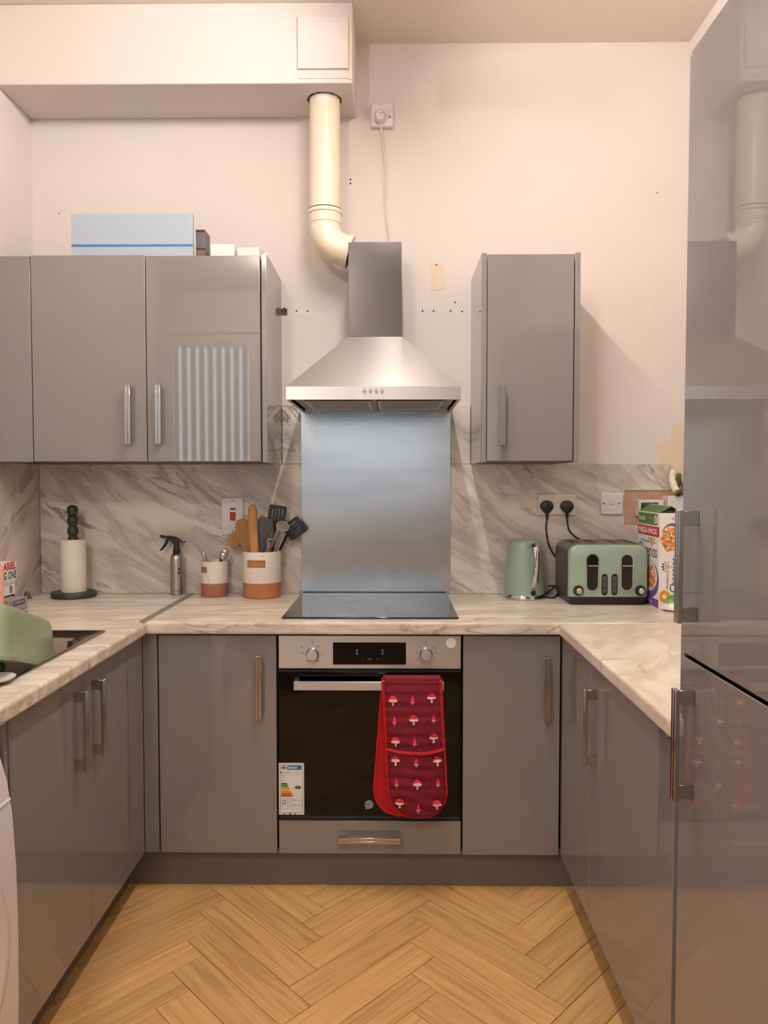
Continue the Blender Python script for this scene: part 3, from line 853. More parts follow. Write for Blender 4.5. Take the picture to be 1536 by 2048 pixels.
# ------------------------------------------------------------------ oven
t = thing('built_in_oven', (-.075, YD, ZDR + .003), 'built-in stainless steel and black glass oven in the back run', 'oven')
ox0, ox1 = -.3745, .2245
zo1 = P(740, 1271, Y=YD).z; zo0 = P(740, 1637, Y=YD).z
zpan = P(740, 1338, Y=YD).z
YO = YD - .004
mb = MB()
mb.box((ox0 + .02, YD + .03, zo0 + .015), (ox1 - .02, YD + .034, zo0 + .03))
for lo, hi in (((ox0 + .015, YD + .02, zo0 + .012), (ox0 + .045, YS - .06, zpan - .01)), ((ox1 - .045, YD + .02, zo0 + .012), (ox1 - .015, YS - .06, zpan - .01)),
               ((ox0 + .045, YD + .02, zo0 + .012), (ox1 - .045, YS - .06, zo0 + .05)), ((ox0 + .045, YD + .02, zpan - .05), (ox1 - .045, YS - .06, zpan - .01)),
               ((ox0 + .045, YS - .08, zo0 + .05), (ox1 - .045, YS - .06, zpan - .05))):
    mb.box(lo, hi)
mb.build('cavity', M['enamel'], t)
for z in (.44, .60):
    mb = MB()
    for i in range(22):
        x = ox0 + .05 + i * (ox1 - ox0 - .1) / 21
        mb.box((x - .0015, YD + .06, z - .0015), (x + .0015, YD + .42, z + .0015))
    for y in (YD + .06, YD + .24, YD + .42): mb.box((ox0 + .045, y - .0025, z - .0025), (ox1 - .045, y + .0025, z + .0025))
    mb.build('wire_rack', M['chrome'], t)
pn = MB().box((ox0, YO, zpan + .002), (ox1, YD + .03, zo1)).build('control_panel', M['steel'], t, bevel=.0012)
a, b = P(666, 1329, Y=YO), P(812, 1285, Y=YO)
MB().box((a.x, YO - .0012, a.z), (b.x, YO + .002, b.z)).build('display', M['black_gloss'], pn, bevel=.0005)
for px in (625, 852):
    c = P(px, 1308, Y=YO)
    MB().lathe((c.x, YO, c.z), [(.0215, 0), (.0215, .004), (.0195, .006), (.0190, .020), (.0175, .0225), (.004, .0228)], 28, axis=(0, -1, 0)).build('knob', M['steel'], pn)
pr = Print(plane_fn((0, YO, 0), (1, 0, 0), (0, 0, 1)), (0, -1, 0))
def op(x, y): q = P(x, y, Y=YO); return q.x, q.z
x, y = op(621, 1284); pr.text('°C', x, y, .010, .009, M['p_black'], 1)
x, y = op(625, 1288); pr.disc(x, y, .0017, M['p_black'], 1)
for px, py in ((604, 1294), (606, 1306), (637, 1293), (644, 1309), (616, 1322), (635, 1322)):
    x, y = op(px, py); pr.rect(x - .003, y - .0012, x + .003, y + .0012, M['p_black'], 1)
x, y = op(851, 1288); pr.text('P', x, y, .005, .009, M['p_black'], 1)
for px, py in ((840, 1294), (866, 1294), (834, 1306), (871, 1306), (835, 1318), (869, 1318), (843, 1327), (861, 1327)):
    x, y = op(px, py); pr.ring(x, y, .0018, .003, M['p_black'], 1, 4)
x, y = op(902, 1286); pr.disc(x, y, .0165, M['sticker'], 1, n=32)
for px, py in ((714, 1301), (714, 1307), (765, 1301), (765, 1307)):
    x, y = op(px, py); pr.ring(x, y, .0022, .0036, M['p_grey'], 6, 12)
for px, s, w in ((724, '-', .004), (736, 'menu', .012), (753, '+', .005)):
    x, y = op(px, 1319); pr.text(s, x, y, w, .0012 if s == '-' else .004, M['p_grey'], 6)
pr.build('panel_print', pn)['kind'] = 'stuff'
od = MB().box((ox0, YO, zo0 + .012), (ox1, YO + .006, zpan - .012)).build('oven_door', M['oven_glass'], t, bevel=.001)
# black border of the door around the window, behind the glass
wx0, wx1 = P(603, 1500, Y=YD).x, P(878, 1500, Y=YD).x
wz0, wz1 = P(740, 1588, Y=YD).z, P(740, 1395, Y=YD).z
rr = lambda x0, z0, x1, z1, y: [V(x0, y, z0), V(x1, y, z0), V(x1, y, z1), V(x0, y, z1)]
MB().prism(rr(ox0 + .001, zo0 + .012, ox1 - .001, zpan - .012, YO + .007), (0, .010, 0), [rr(wx0, wz0, wx1, wz1, YO + .007)]).build('door_border', M['black'], od, smooth=False)
MB().box((ox0, YO + .001, zpan - .0095), (ox1, YO + .016, zpan - .002)).build('vent_strip', M['black'], od)
MB().box((ox0, YO + .001, zo0), (ox1, YO + .018, zo0 + .010)).build('lower_trim', M['seal'], od, bevel=.001)
# door bar
hb0, hb1 = P(587, 1372, Y=YO - .045), P(888, 1374, Y=YO - .045)
YHB = YO - .045
zb0, zb1 = P(640, 1381, Y=YHB).z, P(640, 1364, Y=YHB).z
oh = MB().box((hb0.x, YHB, zb0), (hb1.x, YHB + .011, zb1)).build('door_bar', M['steel'], od, bevel=.001)
for x in (hb0.x + .008, hb1.x - .008):
    MB().box((x - .008, YHB + .0112, zb0 + .002), (x + .008, YO - .0002, zb1 + .004)).build('bar_bracket', M['black'], oh, bevel=.002)
# maker's badge
c = P(738, 1609, Y=YO)
pr = Print(plane_fn((c.x, YO, c.z), (1, 0, 0), (0, 0, 1)), (0, -1, 0))
pr.disc(0, 0, .0145, M['p_grey'], 1, n=28)
pr.poly([(-.012, -.008), (-.004, -.013), (-.010, -.018)], M['p_grey'], 1)
pr.text('Hoover', -.0105, -.004, .021, .008, M['p_black'], 2, .25)
pr.build('maker_badge', od)
# energy label
la, lb = P(558, 1629, Y=YO), P(608, 1526, Y=YO)
LW, LH = lb.x - la.x, lb.z - la.z
el = MB().box((la.x, YO - .0008, la.z), (lb.x, YO - .0001, lb.z)).build('energy_label', M['sticker'], t)
el['label'] = 'white energy rating sticker'
pr = Print(plane_fn((la.x, YO - .0008, la.z), (LW, 0, 0), (0, 0, LH)), (0, -1, 0))
R = lambda x0, y0, x1, y1, m, l=1: pr.rect(x0, 1 - y1, x1, 1 - y0, M[m], l)
for q in ((.045, .035, .955, .042), (.045, .958, .955, .965), (.045, .035, .065, .965), (.935, .035, .955, .965)): R(*q, 'p_grey')
R(.09, .05, .30, .13, 'p_navy')
pr.line([(.09, 1 - .05), (.30, 1 - .13)], .022, M['p_white'], 2); pr.line([(.09, 1 - .13), (.30, 1 - .05)], .022, M['p_white'], 2)
R(.165, .05, .225, .13, 'p_white', 3); R(.09, .072, .30, .108, 'p_white', 3); R(.18, .05, .21, .13, 'p_red', 4); R(.09, .08, .30, .10, 'p_red', 4)
R(.34, .048, .90, .13, 'p_blue'); pr.text('ENERGY', .38, 1 - .112, .38, .045, M['p_white'], 2, bold=.03)
R(.06, .165, .11, .195, 'p_black'); pr.text('HOOVER', .13, 1 - .193, .34, .024, M['p_black'], 2); pr.text('HOC3UB3158BI', .58, 1 - .192, .28, .016, M['p_grey'], 2)
R(.08, .225, .95, .228, 'p_grey')
for q in ((.09, .24, .21, .245), (.09, .285, .21, .29), (.09, .24, .10, .29), (.20, .24, .21, .29)): R(*q, 'p_grey')
R(.13, .338, .20, .348, 'p_black')
for i, (m, w) in enumerate((('p_dgreen', .26), ('p_green', .29), ('p_lime', .32), ('p_yellow', .36), ('p_amber', .40), ('p_vermilion', .44), ('p_dred', .48))):
    y = .385 + i * .0385
    R(.09, y, .09 + w - .03, y + .03, m); pr.poly([(.09 + w - .03, 1 - y), (.09 + w - .03, 1 - y - .03), (.09 + w, 1 - y - .015)], M[m], 1)
pr.poly([(.63, 1 - .47), (.69, 1 - .442), (.86, 1 - .442), (.86, 1 - .498), (.69, 1 - .498)], M['p_black'], 1)
pr.text('A+', .70, 1 - .485, .11, .03, M['p_white'], 2)
for q in ((.07, .675, .93, .679), (.07, .875, .93, .879), (.07, .675, .08, .879), (.92, .675, .93, .879), (.345, .675, .355, .879)): R(*q, 'p_grey')
R(.14, .715, .29, .80, 'p_grey'); R(.18, .735, .25, .77, 'p_white', 2); pr.text('65 L', .11, 1 - .84, .10, .02, M['p_black'], 2)
for y, s in ((.70, '0.92'), (.79, '0.69')):
    for q in ((.40, y, .52, y + .004), (.40, y + .055, .52, y + .059), (.40, y, .41, y + .059), (.51, y, .52, y + .059)): R(*q, 'p_grey')
    pr.text(s, .54, 1 - y - .03, .15, .026, M['p_black'], 2); R(.71, y + .02, .90, y + .027, 'p_grey')
pr.build('label_print', el)
for x, w in ((.22, .04), (.44, .06), (.64, .03)):
    MB().box((la.x + LW * (x - w / 2), YO - .0016, la.z - .001), (la.x + LW * (x + w / 2), YO - .0012, la.z + .006)).build('torn_nick', M['black'], el)

# ------------------------------------------------------------------ cooker hood
YH = 2.64
ha, hb = P(572, 772, Y=YH), P(922, 774, Y=YH)
hx0, hx1 = ha.x, hb.x
zh1, zh0 = P(747, 773, Y=YH).z, P(747, 799, Y=YH).z
YC = 2.90
ca, cb = P(697, 674, Y=YC), P(803, 674, Y=YC)
zc0 = ca.z; zc1 = P(750, 484, Y=YC).z
t = thing('cooker_hood', ((hx0 + hx1) / 2, YS, zh0), 'stainless steel chimney cooker hood on the back wall', 'cooker hood')
mb = MB()
yb = YS - .0075
R1 = [V(hx0, YH, zh0), V(hx1, YH, zh0), V(hx1, yb, zh0), V(hx0, yb, zh0)]
R2 = [V(hx0, YH, zh1), V(hx1, YH, zh1), V(hx1, yb, zh1), V(hx0, yb, zh1)]
R2b = [V(hx0 + .001, YH + .002, zh1 + .0015), V(hx1 - .001, YH + .002, zh1 + .0015), V(hx1 - .001, yb, zh1 + .0015), V(hx0 + .001, yb, zh1 + .0015)]
R3 = [V(ca.x - .002, YC - .002, zc0), V(cb.x + .002, YC - .002, zc0), V(cb.x + .002, yb, zc0), V(ca.x - .002, yb, zc0)]
mb.ring_loft([R1, R2, R2b, R3], caps=False)
# underside: rim turned in, then recessed
e = .012
R1i = [V(hx0 + e, YH + e, zh0), V(hx1 - e, YH + e, zh0), V(hx1 - e, yb - e, zh0), V(hx0 + e, yb - e, zh0)]
R1j = [p + V(0, 0, .012) for p in R1i]
mb.ring_loft([R1, R1i, R1j], caps=False)
n = len(mb.v); mb.f.append((n - 4, n - 3, n - 2, n - 1)); mb.m.append(0)
mb.f.append((n - 4 - 8 - 4, n - 3 - 8 - 4, n - 2 - 8 - 4, n - 1 - 8 - 4)); mb.m.append(0)
can = mb.build('canopy', M['steel'], t, smooth=False)
MB().box((ca.x, YC, zc0 + .0005), (cb.x, yb, zc1)).build('chimney', M['satin_steel'], t, bevel=.001)
fm = (hx0 + hx1) / 2
for a0, a1 in ((hx0 + .05, fm - .01), (fm + .01, hx1 - .05)):
    f = MB().box((a0, YH + .085, zh0 + .003), (a1, yb - .05, zh0 + .0115)).build('grease_filter', M['satin_steel'], t, bevel=.002)
    mb = MB()
    for i in range(12):
        y = YH + .11 + i * .024
        mb.box((a0 + .012, y, zh0 + .002), (a1 - .012, y + .008, zh0 + .0032))
    mb.build('filter_slats', M['steel'], f)
MB().box((fm - .009, YH + .08, zh0 + .001), (fm + .009, yb - .045, zh0 + .0115)).build('centre_bar', M['steel'], t, bevel=.001)
for a0 in (hx0 + .09, hx1 - .20):
    MB().box((a0, YH + .025, zh0 + .004), (a0 + .11, YH + .062, zh0 + .0118)).build('lamp_lens', M['hole'], t, bevel=.002)
for px in (729, 741, 753, 764):
    c = P(px, 781, Y=YH)
    MB().lathe((c.x, YH, c.z), [(.0055, 0), (.0055, .004), (.0035, .006), (.001, .006)], 16, axis=(0, -1, 0)).build('button', M['chrome'], t)

# ------------------------------------------------------------------ duct pipe
YPI, RP = 2.992, .0585
c0 = P(650, 420, Y=YPI)
px_ = c0.x
t = thing('duct_pipe', (px_, YPI, c0.z), 'cream plastic extractor duct pipe from the hood up into the ceiling boxing', 'pipe')
zc_ = P(651, 425, Y=YPI).z
MB().tube([V(px_, YPI, ZSO - .0005), V(px_, YPI, zc_ - .005)], RP, 40, smooth=1).build('straight_pipe', M['pipe'], t)
mb = MB().lathe((px_, YPI, zc_), [(RP + .001, .006), (RP + .008, .004), (RP + .0085, -.008), (RP + .004, -.012), (RP + .003, -.045), (RP + .001, -.047)], 40)
mb.build('collar', M['pipe'], t)
MB().lathe((px_, YPI, zc_ + .0062), [(RP + .0006, 0), (RP + .0058, 0), (RP + .0058, .0022), (RP + .0006, .0022)], 40).build('seal_ring', M['hole'], t)
pts = []
z0 = zc_ - .046
Rb = .085
ang = math.radians(72)
for i in range(13):
    q = ang * i / 12
    pts.append(V(px_ + Rb * (1 - math.cos(q)), YPI, z0 - .012 - Rb * math.sin(q)))
d = V(math.sin(ang), 0, -math.cos(ang))
endx = ca.x - .001
pts = [V(px_, YPI, z0)] + pts
last = pts[-1]
pts.append(last + d * .03)
el_ = MB().tube(pts, RP + .0005, 40, smooth=1).build('elbow', M['pipe'], t)
q = last + d * .028
MB().lathe(q, [(RP + .001, -.004), (RP + .0045, -.003), (RP + .0045, .012), (RP + .001, .013)], 40, axis=d).build('elbow_socket', M['pipe'], el_)
# ragged filler where the pipe enters the boxing
rnd = random.Random(3)
ring1 = [V(px_ + (RP + .0005) * math.cos(k * math.pi / 20), YPI + (RP + .0005) * math.sin(k * math.pi / 20), ZSO - .0004) for k in range(40)]
ring2 = [V(px_ + (RP + .004 + rnd.random() * .006) * math.cos(k * math.pi / 20), YPI + (RP + .004 + rnd.random() * .006) * math.sin(k * math.pi / 20), ZSO - .0004) for k in range(40)]
mb = MB()
for k in range(40):
    j = (k + 1) % 40
    mb.add([ring1[k], ring1[j], ring2[j], ring2[k]], [(0, 1, 2, 3)])
mb.build('ragged_gap', M['hole'], t, smooth=False)
mb = MB()
rows = []
for i in range(9):
    zz = ZSO - .002 - i * .0045
    row = []
    for j in range(11):
        u_ = -1 + 2 * j / 10
        wd = math.radians(26) * math.sqrt(max(0.02, 1 - (i / 8.6) ** 2))
        aa = -math.pi / 2 + u_ * wd - .05
        row.append(V(px_ + (RP + .0006) * math.cos(aa), YPI + (RP + .0006) * math.sin(aa), zz))
    rows.append(row)
for i in range(8):
    for j in range(10):
        mb.add([rows[i][j], rows[i][j + 1], rows[i + 1][j + 1], rows[i + 1][j]], [(0, 1, 2, 3)])
mb.build('sealant_smear', M['pipe_patch'], t)

# ------------------------------------------------------------------ sockets and switches
def plate(name, px0, py0, px1, py1, label, cat, m='white_plastic', depth=.011, y=None):
    y = YS if y is None else y
    a, b = P(px0, py1, Y=y), P(px1, py0, Y=y)
    t = thing(name, ((a.x + b.x) / 2, y, a.z), label, cat)
    MB().box((a.x, y - depth, a.z), (b.x, y - .0002, b.z)).build('face_plate', M[m], t, bevel=.0035, seg=3)
    return t, a, b, y - depth
def screw(t, px, py, y):
    c = P(px, py, Y=y)
    MB().lathe((c.x, y, c.z), [(.0038, -.0003), (.0038, .0008), (.0012, .0006)], 14, axis=(0, -1, 0)).build('screw', M['dark_steel'], t)
def rock(t, px0, py0, px1, py1, y, m='white_plastic', name='switch', d=.003):
    a, b = P(px0, py1, Y=y), P(px1, py0, Y=y)
    return MB().box((a.x, y - d, a.z), (b.x, y + .001, b.z)).build(name, M[m], t, bevel=.0008)
t, a, b, y = plate('cooker_switch', 444, 995, 487, 1070, 'white cooker switch plate with a red rocker behind the utensils', 'switch', depth=.009)
screw(t, 465, 1002, y); screw(t, 465, 1062, y)
rock(t, 460, 1024, 471, 1041, y, 'red'); rock(t, 460, 1016, 471, 1020, y, 'dark_red', 'indicator', .001)
t, a, b, y = plate('double_socket', 1076, 989, 1150, 1030, 'white double wall socket with two black plugs above the kettle', 'socket')
rock(t, 1106, 994, 1112, 1006, y); rock(t, 1114, 994, 1120, 1006, y)
t, a, b, y = plate('fused_switch', 1200, 985, 1245, 1029, 'white fused switch plate beside the cut-out in the splashback', 'switch')
screw(t, 1207, 1007, y); screw(t, 1238, 1007, y)
rock(t, 1219, 999, 1228, 1010, y, 'cream_plastic'); rock(t, 1214, 1012, 1230, 1020, y, 'white_plastic', 'fuse_carrier', .002)
t, a, b, y = plate('wall_socket', 743, 213, 786, 259, 'painted white single wall socket high up above the hood', 'socket', 'white_plastic', .026, YB)
rock(t, 772, 219, 780, 232, y, 'cream_plastic'); screw(t, 780, 234, y)
# painted plug and its flex
c = P(760, 236, Y=y)
t = thing('painted_plug', (c.x, y, c.z), 'paint-spattered white plug with a white flex in the high wall socket', 'plug')
MB().lathe((c.x, y - .0003, c.z), [(.020, 0), (.0225, .006), (.021, .018), (.016, .026), (.006, .029)], 24, axis=(0, -1, 0), sy=1.18).build('plug_body', M['painted_plug'], t)
pts = [P(760, 248, Y=YB - .045), P(763, 264, Y=YB - .036), P(767, 300, Y=YB - .012), P(771, 340, Y=YB - .006), P(770, 390, Y=YB - .005), P(772, 430, Y=YB - .006), P(777, 462, Y=YB - .01), P(782, 500, Y=YB - .02)]
MB().tube(pts, .0042, 10, smooth=8).build('flex', M['cream_plastic'], t)

def plug_top(px, py, label, pts, rc=.0036):
    c = P(px, py, Y=YS - .0112)
    y = YS - .0112
    t = thing('black_plug', (c.x, y, c.z), label, 'plug')
    shape = []
    for i in range(28):
        q = 2 * math.pi * i / 28
        rx = .027
        zz = .025 * math.sin(q)
        xx = rx * math.cos(q)
        if zz < 0: xx *= 1 - .55 * (-zz / .025) ** 1.5; zz *= 1.25
        shape.append((xx, zz))
    k = lambda s, d: [V(c.x + a * s, y - d, c.z + b * s) for a, b in shape]
    MB().ring_loft([k(1, .0), k(1, .012), k(.9, .020), k(.6, .024), k(.1, .025)]).build('plug_body', M['black'], t)
    MB().tube([V(c.x, y - .011, c.z - .026), V(c.x, y - .011, c.z - .050)], [.007, .0045], 12, smooth=1).build('cord_grip', M['black'], t)
    MB().tube([V(c.x, y - .011, c.z - .046)] + pts, rc, 10, smooth=8).build('cord', M['black'], t)
plug_top(1093, 1013, 'black plug on the left of the double socket', [P(1092, 1056, Y=3.10), P(1096, 1085, Y=3.10), P(1104, 1103, Y=3.10), P(1116, 1120, Y=3.10), P(1128, 1150, Y=3.112), P(1112, 1170, Y=3.108), P(1095, 1185, Y=3.10), P(1080, 1192, Y=3.09)])
plug_top(1133, 1013, 'black plug on the right of the double socket', [P(1134, 1040, Y=3.10), P(1138, 1060, Y=3.10), P(1150, 1073, Y=3.105), P(1168, 1086, Y=3.108), P(1180, 1110, Y=3.112), P(1190, 1150, Y=3.11)])
# second socket box, white box and pipe stub in the right corner
t, a, b, y = plate('socket_box', 1270, 999, 1319, 1032, 'white surface socket box behind the cereal box', 'socket', 'white_plastic', .05, YB - .0045)
pa, pb = P(1282, 1015, Y=y), P(1316, 1005, Y=y)
MB().box((pa.x, y - .003, pa.z - .02), (pb.x, y + .001, pb.z)).build('grey_insert', M['satin_steel'], t, bevel=.001)
a, b = P(1336, 1040, Y=3.06), P(1375, 992, Y=3.06)
tag(MB().box((a.x, 3.06, a.z - .12), (min(b.x, XR - .012), YB - .005, b.z)).build('junction_box', M['white_plastic'], bevel=.003, origin=(a.x, 3.06, a.z)), 'white plastic junction box in the right corner behind the cereal box', 'box')
c = P(1352, 965, Y=3.08)
t = thing('pipe_stub', (c.x, 3.08, c.z), 'old cream and brass pipe stub sticking out in the right corner', 'pipe')
MB().tube([P(1346, 941, Y=3.11), P(1344, 955, Y=3.10), P(1348, 972, Y=3.08), P(1354, 984, Y=3.055)], [.010, .013, .014, .013], 16).build('stub', M['pipe'], t)
MB().lathe(P(1355.5, 985.5, Y=3.051), [(.0125, 0), (.0138, .004), (.0125, .010), (.009, .010), (.009, .001)], 18, axis=(.25, -.7, -.6)).build('cut_end', M['verdigris'], t)
MB().tube([P(1359, 948, Y=3.10), P(1356, 960, Y=3.09), P(1361, 972, Y=3.09)], [.008, .014, .009], 12).build('valve', M['verdigris'], t)
t = thing('wall_hanger', P(563, 623, Y=YB), 'small metal cabinet hanger fixed to the wall beside the left wall cabinet', 'bracket')
c = P(568, 623, Y=YB)
MB().prism([V(c.x - .010, YB - .0005, c.z - .014), V(c.x + .013, YB - .0005, c.z - .014), V(c.x + .013, YB - .0005, c.z + .010), V(c.x + .002, YB - .0005, c.z + .016), V(c.x - .010, YB - .0005, c.z + .010)], (0, -.004, 0)).build('bracket_plate', M['verdigris'], t, bevel=.0005)
MB().lathe((c.x + .003, YB - .0045, c.z), [(.004, 0), (.004, .002), (.001, .002)], 12, axis=(0, -1, 0)).build('screw', M['hole'], t)

# ------------------------------------------------------------------ things on top of the wall cabinets
ztop = ZU1 - .0118
Yb = 2.84
a, b = P(143, 500, Y=Yb), P(385, 427, Y=Yb)
t = thing('storage_box', ((a.x + b.x) / 2, Yb, ztop), 'flat pale blue box with a blue stripe standing on top of the left wall cabinet', 'box')
MB().box((a.x, Yb, ztop), (b.x, Yb + .022, b.z)).build('carton', M['paleblue'], t, bevel=.0015)
z1, z2 = P(260, 493.5, Y=Yb).z, P(260, 488.5, Y=Yb).z
pr = Print(plane_fn((0, Yb, 0), (1, 0, 0), (0, 0, 1)), (0, -1, 0))
zz = (z1 + z2) / 2
pr.rect(a.x, zz - .0045, b.x, zz + .0045, M['blue'], 1); pr.rect(a.x, zz - .0008, b.x, zz + .0008, M['p_navy'], 2)
pr.build('stripe', t)
a2, b2 = P(386, 500, Y=Yb + .04), P(410, 459, Y=Yb + .04)
t = thing('carton', (b2.x - .03, Yb + .04, ztop), 'slim dark brown box standing right of the pale blue box', 'box')
MB().box((b.x + .001, Yb + .04, ztop), (b2.x, Yb + .12, b2.z)).build('sleeve', M['greybox'], t, bevel=.0015)
pr = Print(plane_fn((0, Yb + .04, 0), (1, 0, 0), (0, 0, 1)), (0, -1, 0))
pr.rect(b.x + .002, b2.z - .01, b2.x - .001, b2.z - .002, M['p_black'], 1)
pr.build('top_band', t)
pr = Print(plane_fn((0, Yb + .04, 0), (1, 0, 0), (0, 0, 1)), (0, -1, 0))
pr.rect(b.x + .002, ztop + .001, b2.x - .0005, zz + .002, M['brownbox'], 1); pr.rect(b.x + .002, zz - .006, b2.x - .0005, zz + .002, M['p_black'], 2)
pr.build('sleeve_print', t)
for (p0, p1, q, rot, lab) in ((419, 466, 488, 4, 'open white card box on the wall cabinet next to the brown box'), (478, 522, 495, -5, 'small white card box at the right end of the wall cabinet top')):
    a, b = P(p0, 505, Y=2.86), P(p1, q, Y=2.86)
    t = thing('card_box', ((a.x + b.x) / 2, 2.93, ztop), lab, 'box')
    w = (b.x - a.x) / 2; cx = (a.x + b.x) / 2
    mb = MB()
    hh = b.z
    for lo, hi in (((cx - w, 2.86, ztop), (cx + w, 2.863, hh)), ((cx - w, 2.977, ztop), (cx + w, 2.98, hh)), ((cx - w, 2.863, ztop), (cx - w + .003, 2.977, hh)), ((cx + w - .003, 2.863, ztop), (cx + w, 2.977, hh)), ((cx - w, 2.863, ztop), (cx + w, 2.977, ztop + .003))): mb.box(lo, hi)
    mb.build('carton_body', M['white_card'], t)
    MB().obox((cx, 2.985, hh + .008), ((1, 0, 0), (0, .6, .8), (0, -.8, .6)), (w, .012, .001)).build('flap', M['white_card'], t)
    t.rotation_euler = (0, 0, math.radians(rot))

# ------------------------------------------------------------------ kitchen roll holder
c = P(148, 1192, Z=ZW); rx, ry = P(148, 1190, Y=3.03).x, 3.03
t = thing('kitchen_roll_holder', (rx, ry, ZW), 'dark green bobbin kitchen roll holder in the left worktop corner', 'roll holder')
MB().lathe((rx, ry, ZW + .0003), [(.083, 0), (.086, .003), (.086, .017), (.083, .021), (.01, .021)], 48).build('base', M['green_dark'], t)
zr1 = P(150, 1078, Y=3.03).z
zk = P(148, 1010, Y=3.03).z
prof = [(.011, ZW + .021), (.011, zr1)]
nb = 3
step = (zk - zr1 - .004) / 3.35
z = zr1 - step * .15
for i in range(4):
    h = step if i < 3 else 0
pp = [(.011, .0212), (.011, zr1 - ZW - .002)]
zz = zr1 - ZW - .002
prof = list(pp)
H = zk - zr1 + .002
for i in range(1, 91):
    s = i / 90
    r = .0125 + .0088 * math.sqrt(abs(math.sin(math.pi * (s * 3.35 + .65))))
    if s > .92: r *= math.sqrt(max(0, 1 - ((s - .92) / .08) ** 2))
    prof.append((max(r, .001), zz + H * s))
MB().lathe((rx, ry, ZW), prof, 28).build('bobbin_handle', M['green_dark'], t, angle=85)
o = MB().lathe((rx, ry, ZW + .0222), [(.014, 0), (.0475, 0), (.048, .002), (.048, zr1 - ZW - .026), (.0475, zr1 - ZW - .024), (.014, zr1 - ZW - .024), (.014, 0)], 48, caps=False).build('kitchen_roll', M['paper'], None, origin=(rx, ry, ZW + .0222))
tag(o, 'white kitchen paper roll on the dark green holder', 'paper roll')

# ------------------------------------------------------------------ spray bottle
sy = 3.085
sx = P(354, 1180, Y=sy).x
t = thing('spray_bottle', (sx, sy, ZW), 'brushed aluminium spray bottle with a black trigger head', 'bottle')
zs = lambda py: P(354, py, Y=sy).z - ZW
MB().lathe((sx, sy, ZW), [(.022, .0004), (.0250, .003), (.0255, .012), (.0255, zs(1118)), (.0235, zs(1112)), (.018, zs(1108)), (.0145, zs(1106.5)), (.0145, zs(1104))], 36).build('flask', M['alu'], t)
MB().lathe((sx, sy, ZW + .018), [(.0257, 0), (.0257, .0015)], 36).build('groove_ring', M['black'], t)
MB().lathe((sx, sy, ZW + zs(1108)), [(.0152, 0), (.0152, .016), (.012, .020), (.0105, .046), (.009, .050)], 24).build('collar', M['black'], t)
zt_ = ZW + zs(1083)
hd = [(.028, -.008), (.018, .003), (.004, .012), (-.026, .018), (-.046, .016), (-.048, .009), (-.030, .005), (-.016, -.006), (-.008, -.014), (.010, -.016), (.012, -.004)]
mb = MB().prism(on((sx - .004, sy - .009, zt_ + .006), *XZ, hd), (0, .018, 0))
mb.build('trigger_head', M['black'], t, bevel=.002)
MB().tube([V(sx - .034, sy, zt_ + .014), V(sx - .040, sy, zt_ - .004), V(sx - .052, sy, zt_ - .022), V(sx - .066, sy, zt_ - .036)], [.0055, .006, .0055, .0035], 10).build('trigger', M['black'], t)
MB().tube([V(sx - .05, sy, zt_ + .0185), V(sx - .066, sy, zt_ + .021)], [.0062, .0055], 12, smooth=1).build('nozzle', M['black'], t)
MB().tube([V(sx + .018, sy, zt_ - .002), V(sx + .026, sy, zt_ - .003), V(sx + .036, sy, zt_ + .001)], .0022, 8).build('vent_lever', M['black'], t)
fnq = lambda a, b: V(sx + .0256 * math.sin(a / .0255), sy - .0256 * math.cos(a / .0255), ZW + b)
pr = Print(fnq, (.75, -.66, 0))
pr.poly([(.011 + .0015 * i, .088) for i in range(7)] + [(.011 + .0015 * (6 - i), .112) for i in range(7)], M['p_black'], 1)
pr.text('a', .013, .096, .006, .008, M['p_white'], 2)
pr.build('bottle_label', t)

# ------------------------------------------------------------------ utensil pots
def pot(name, cx, cy, r, py_top, terr, label, stamp):
    zt = P(cx, py_top, Y=cy - r).z
    x = P(cx, 1150, Y=cy).x
    t = thing(name, (x, cy, ZW), label, 'pot')
    h = zt - ZW
    hb = P(cx, 1168, Y=cy - r).z - ZW
    MB().lathe((x, cy, ZW), [(r * .96, .0004), (r, .004), (r, hb)], 48).build('terracotta_foot', M[terr], t)
    MB().lathe((x, cy, ZW), [(r, hb), (r * 1.005, hb + .001), (r * 1.005, h - .002), (r * .985, h), (r * .94, h - .003), (r * .93, h - .02), (r * .93, .02), (.001, .018)], 48, caps=False).build('glazed_body', M['stoneware'], t)
    fn = lambda a, b: V(x + (r * 1.005) * math.sin(a / r), cy - (r * 1.005) * math.cos(a / r), ZW + b)
    nrm = (math.sin(stamp[0] / r), -math.cos(stamp[0] / r), 0)
    pr = Print(fn, nrm)
    a0, w, zc, hh = stamp[:4]
    k = 10
    pr.poly([(a0 - w / 2 + w * i / k, zc - hh / 2) for i in range(k + 1)] + [(a0 + w / 2 - w * i / k, zc + hh / 2) for i in range(k + 1)], M['stamp'], 1,
            [(i, i + 1, 2 * k - i, 2 * k + 1 - i) for i in range(k)])
    if stamp[4]: pr.text(stamp[4], a0 - w * .42, zc - hh * .32, w * .84, hh * .64, M['stamp_text'], 3)
    pr.build('name_stamp', t)
    return x, zt
zpt = P(520, 1128, Y=2.97).z - ZW
px1, pz1 = pot('utensil_pot', 524, 3.040, .0745, 1105, 'terracotta', 'large speckled cream and terracotta pot full of cooking utensils', (-.012, .076, zpt, .029, 'Utensils'))
zpt = P(412, 1141, Y=3.0).z - ZW
px2, pz2 = pot('cutlery_pot', 429, 3.062, .0525, 1124, 'terracotta2', 'small speckled cream and terracotta pot holding spoons', (-.036, .036, zpt, .024, ''))

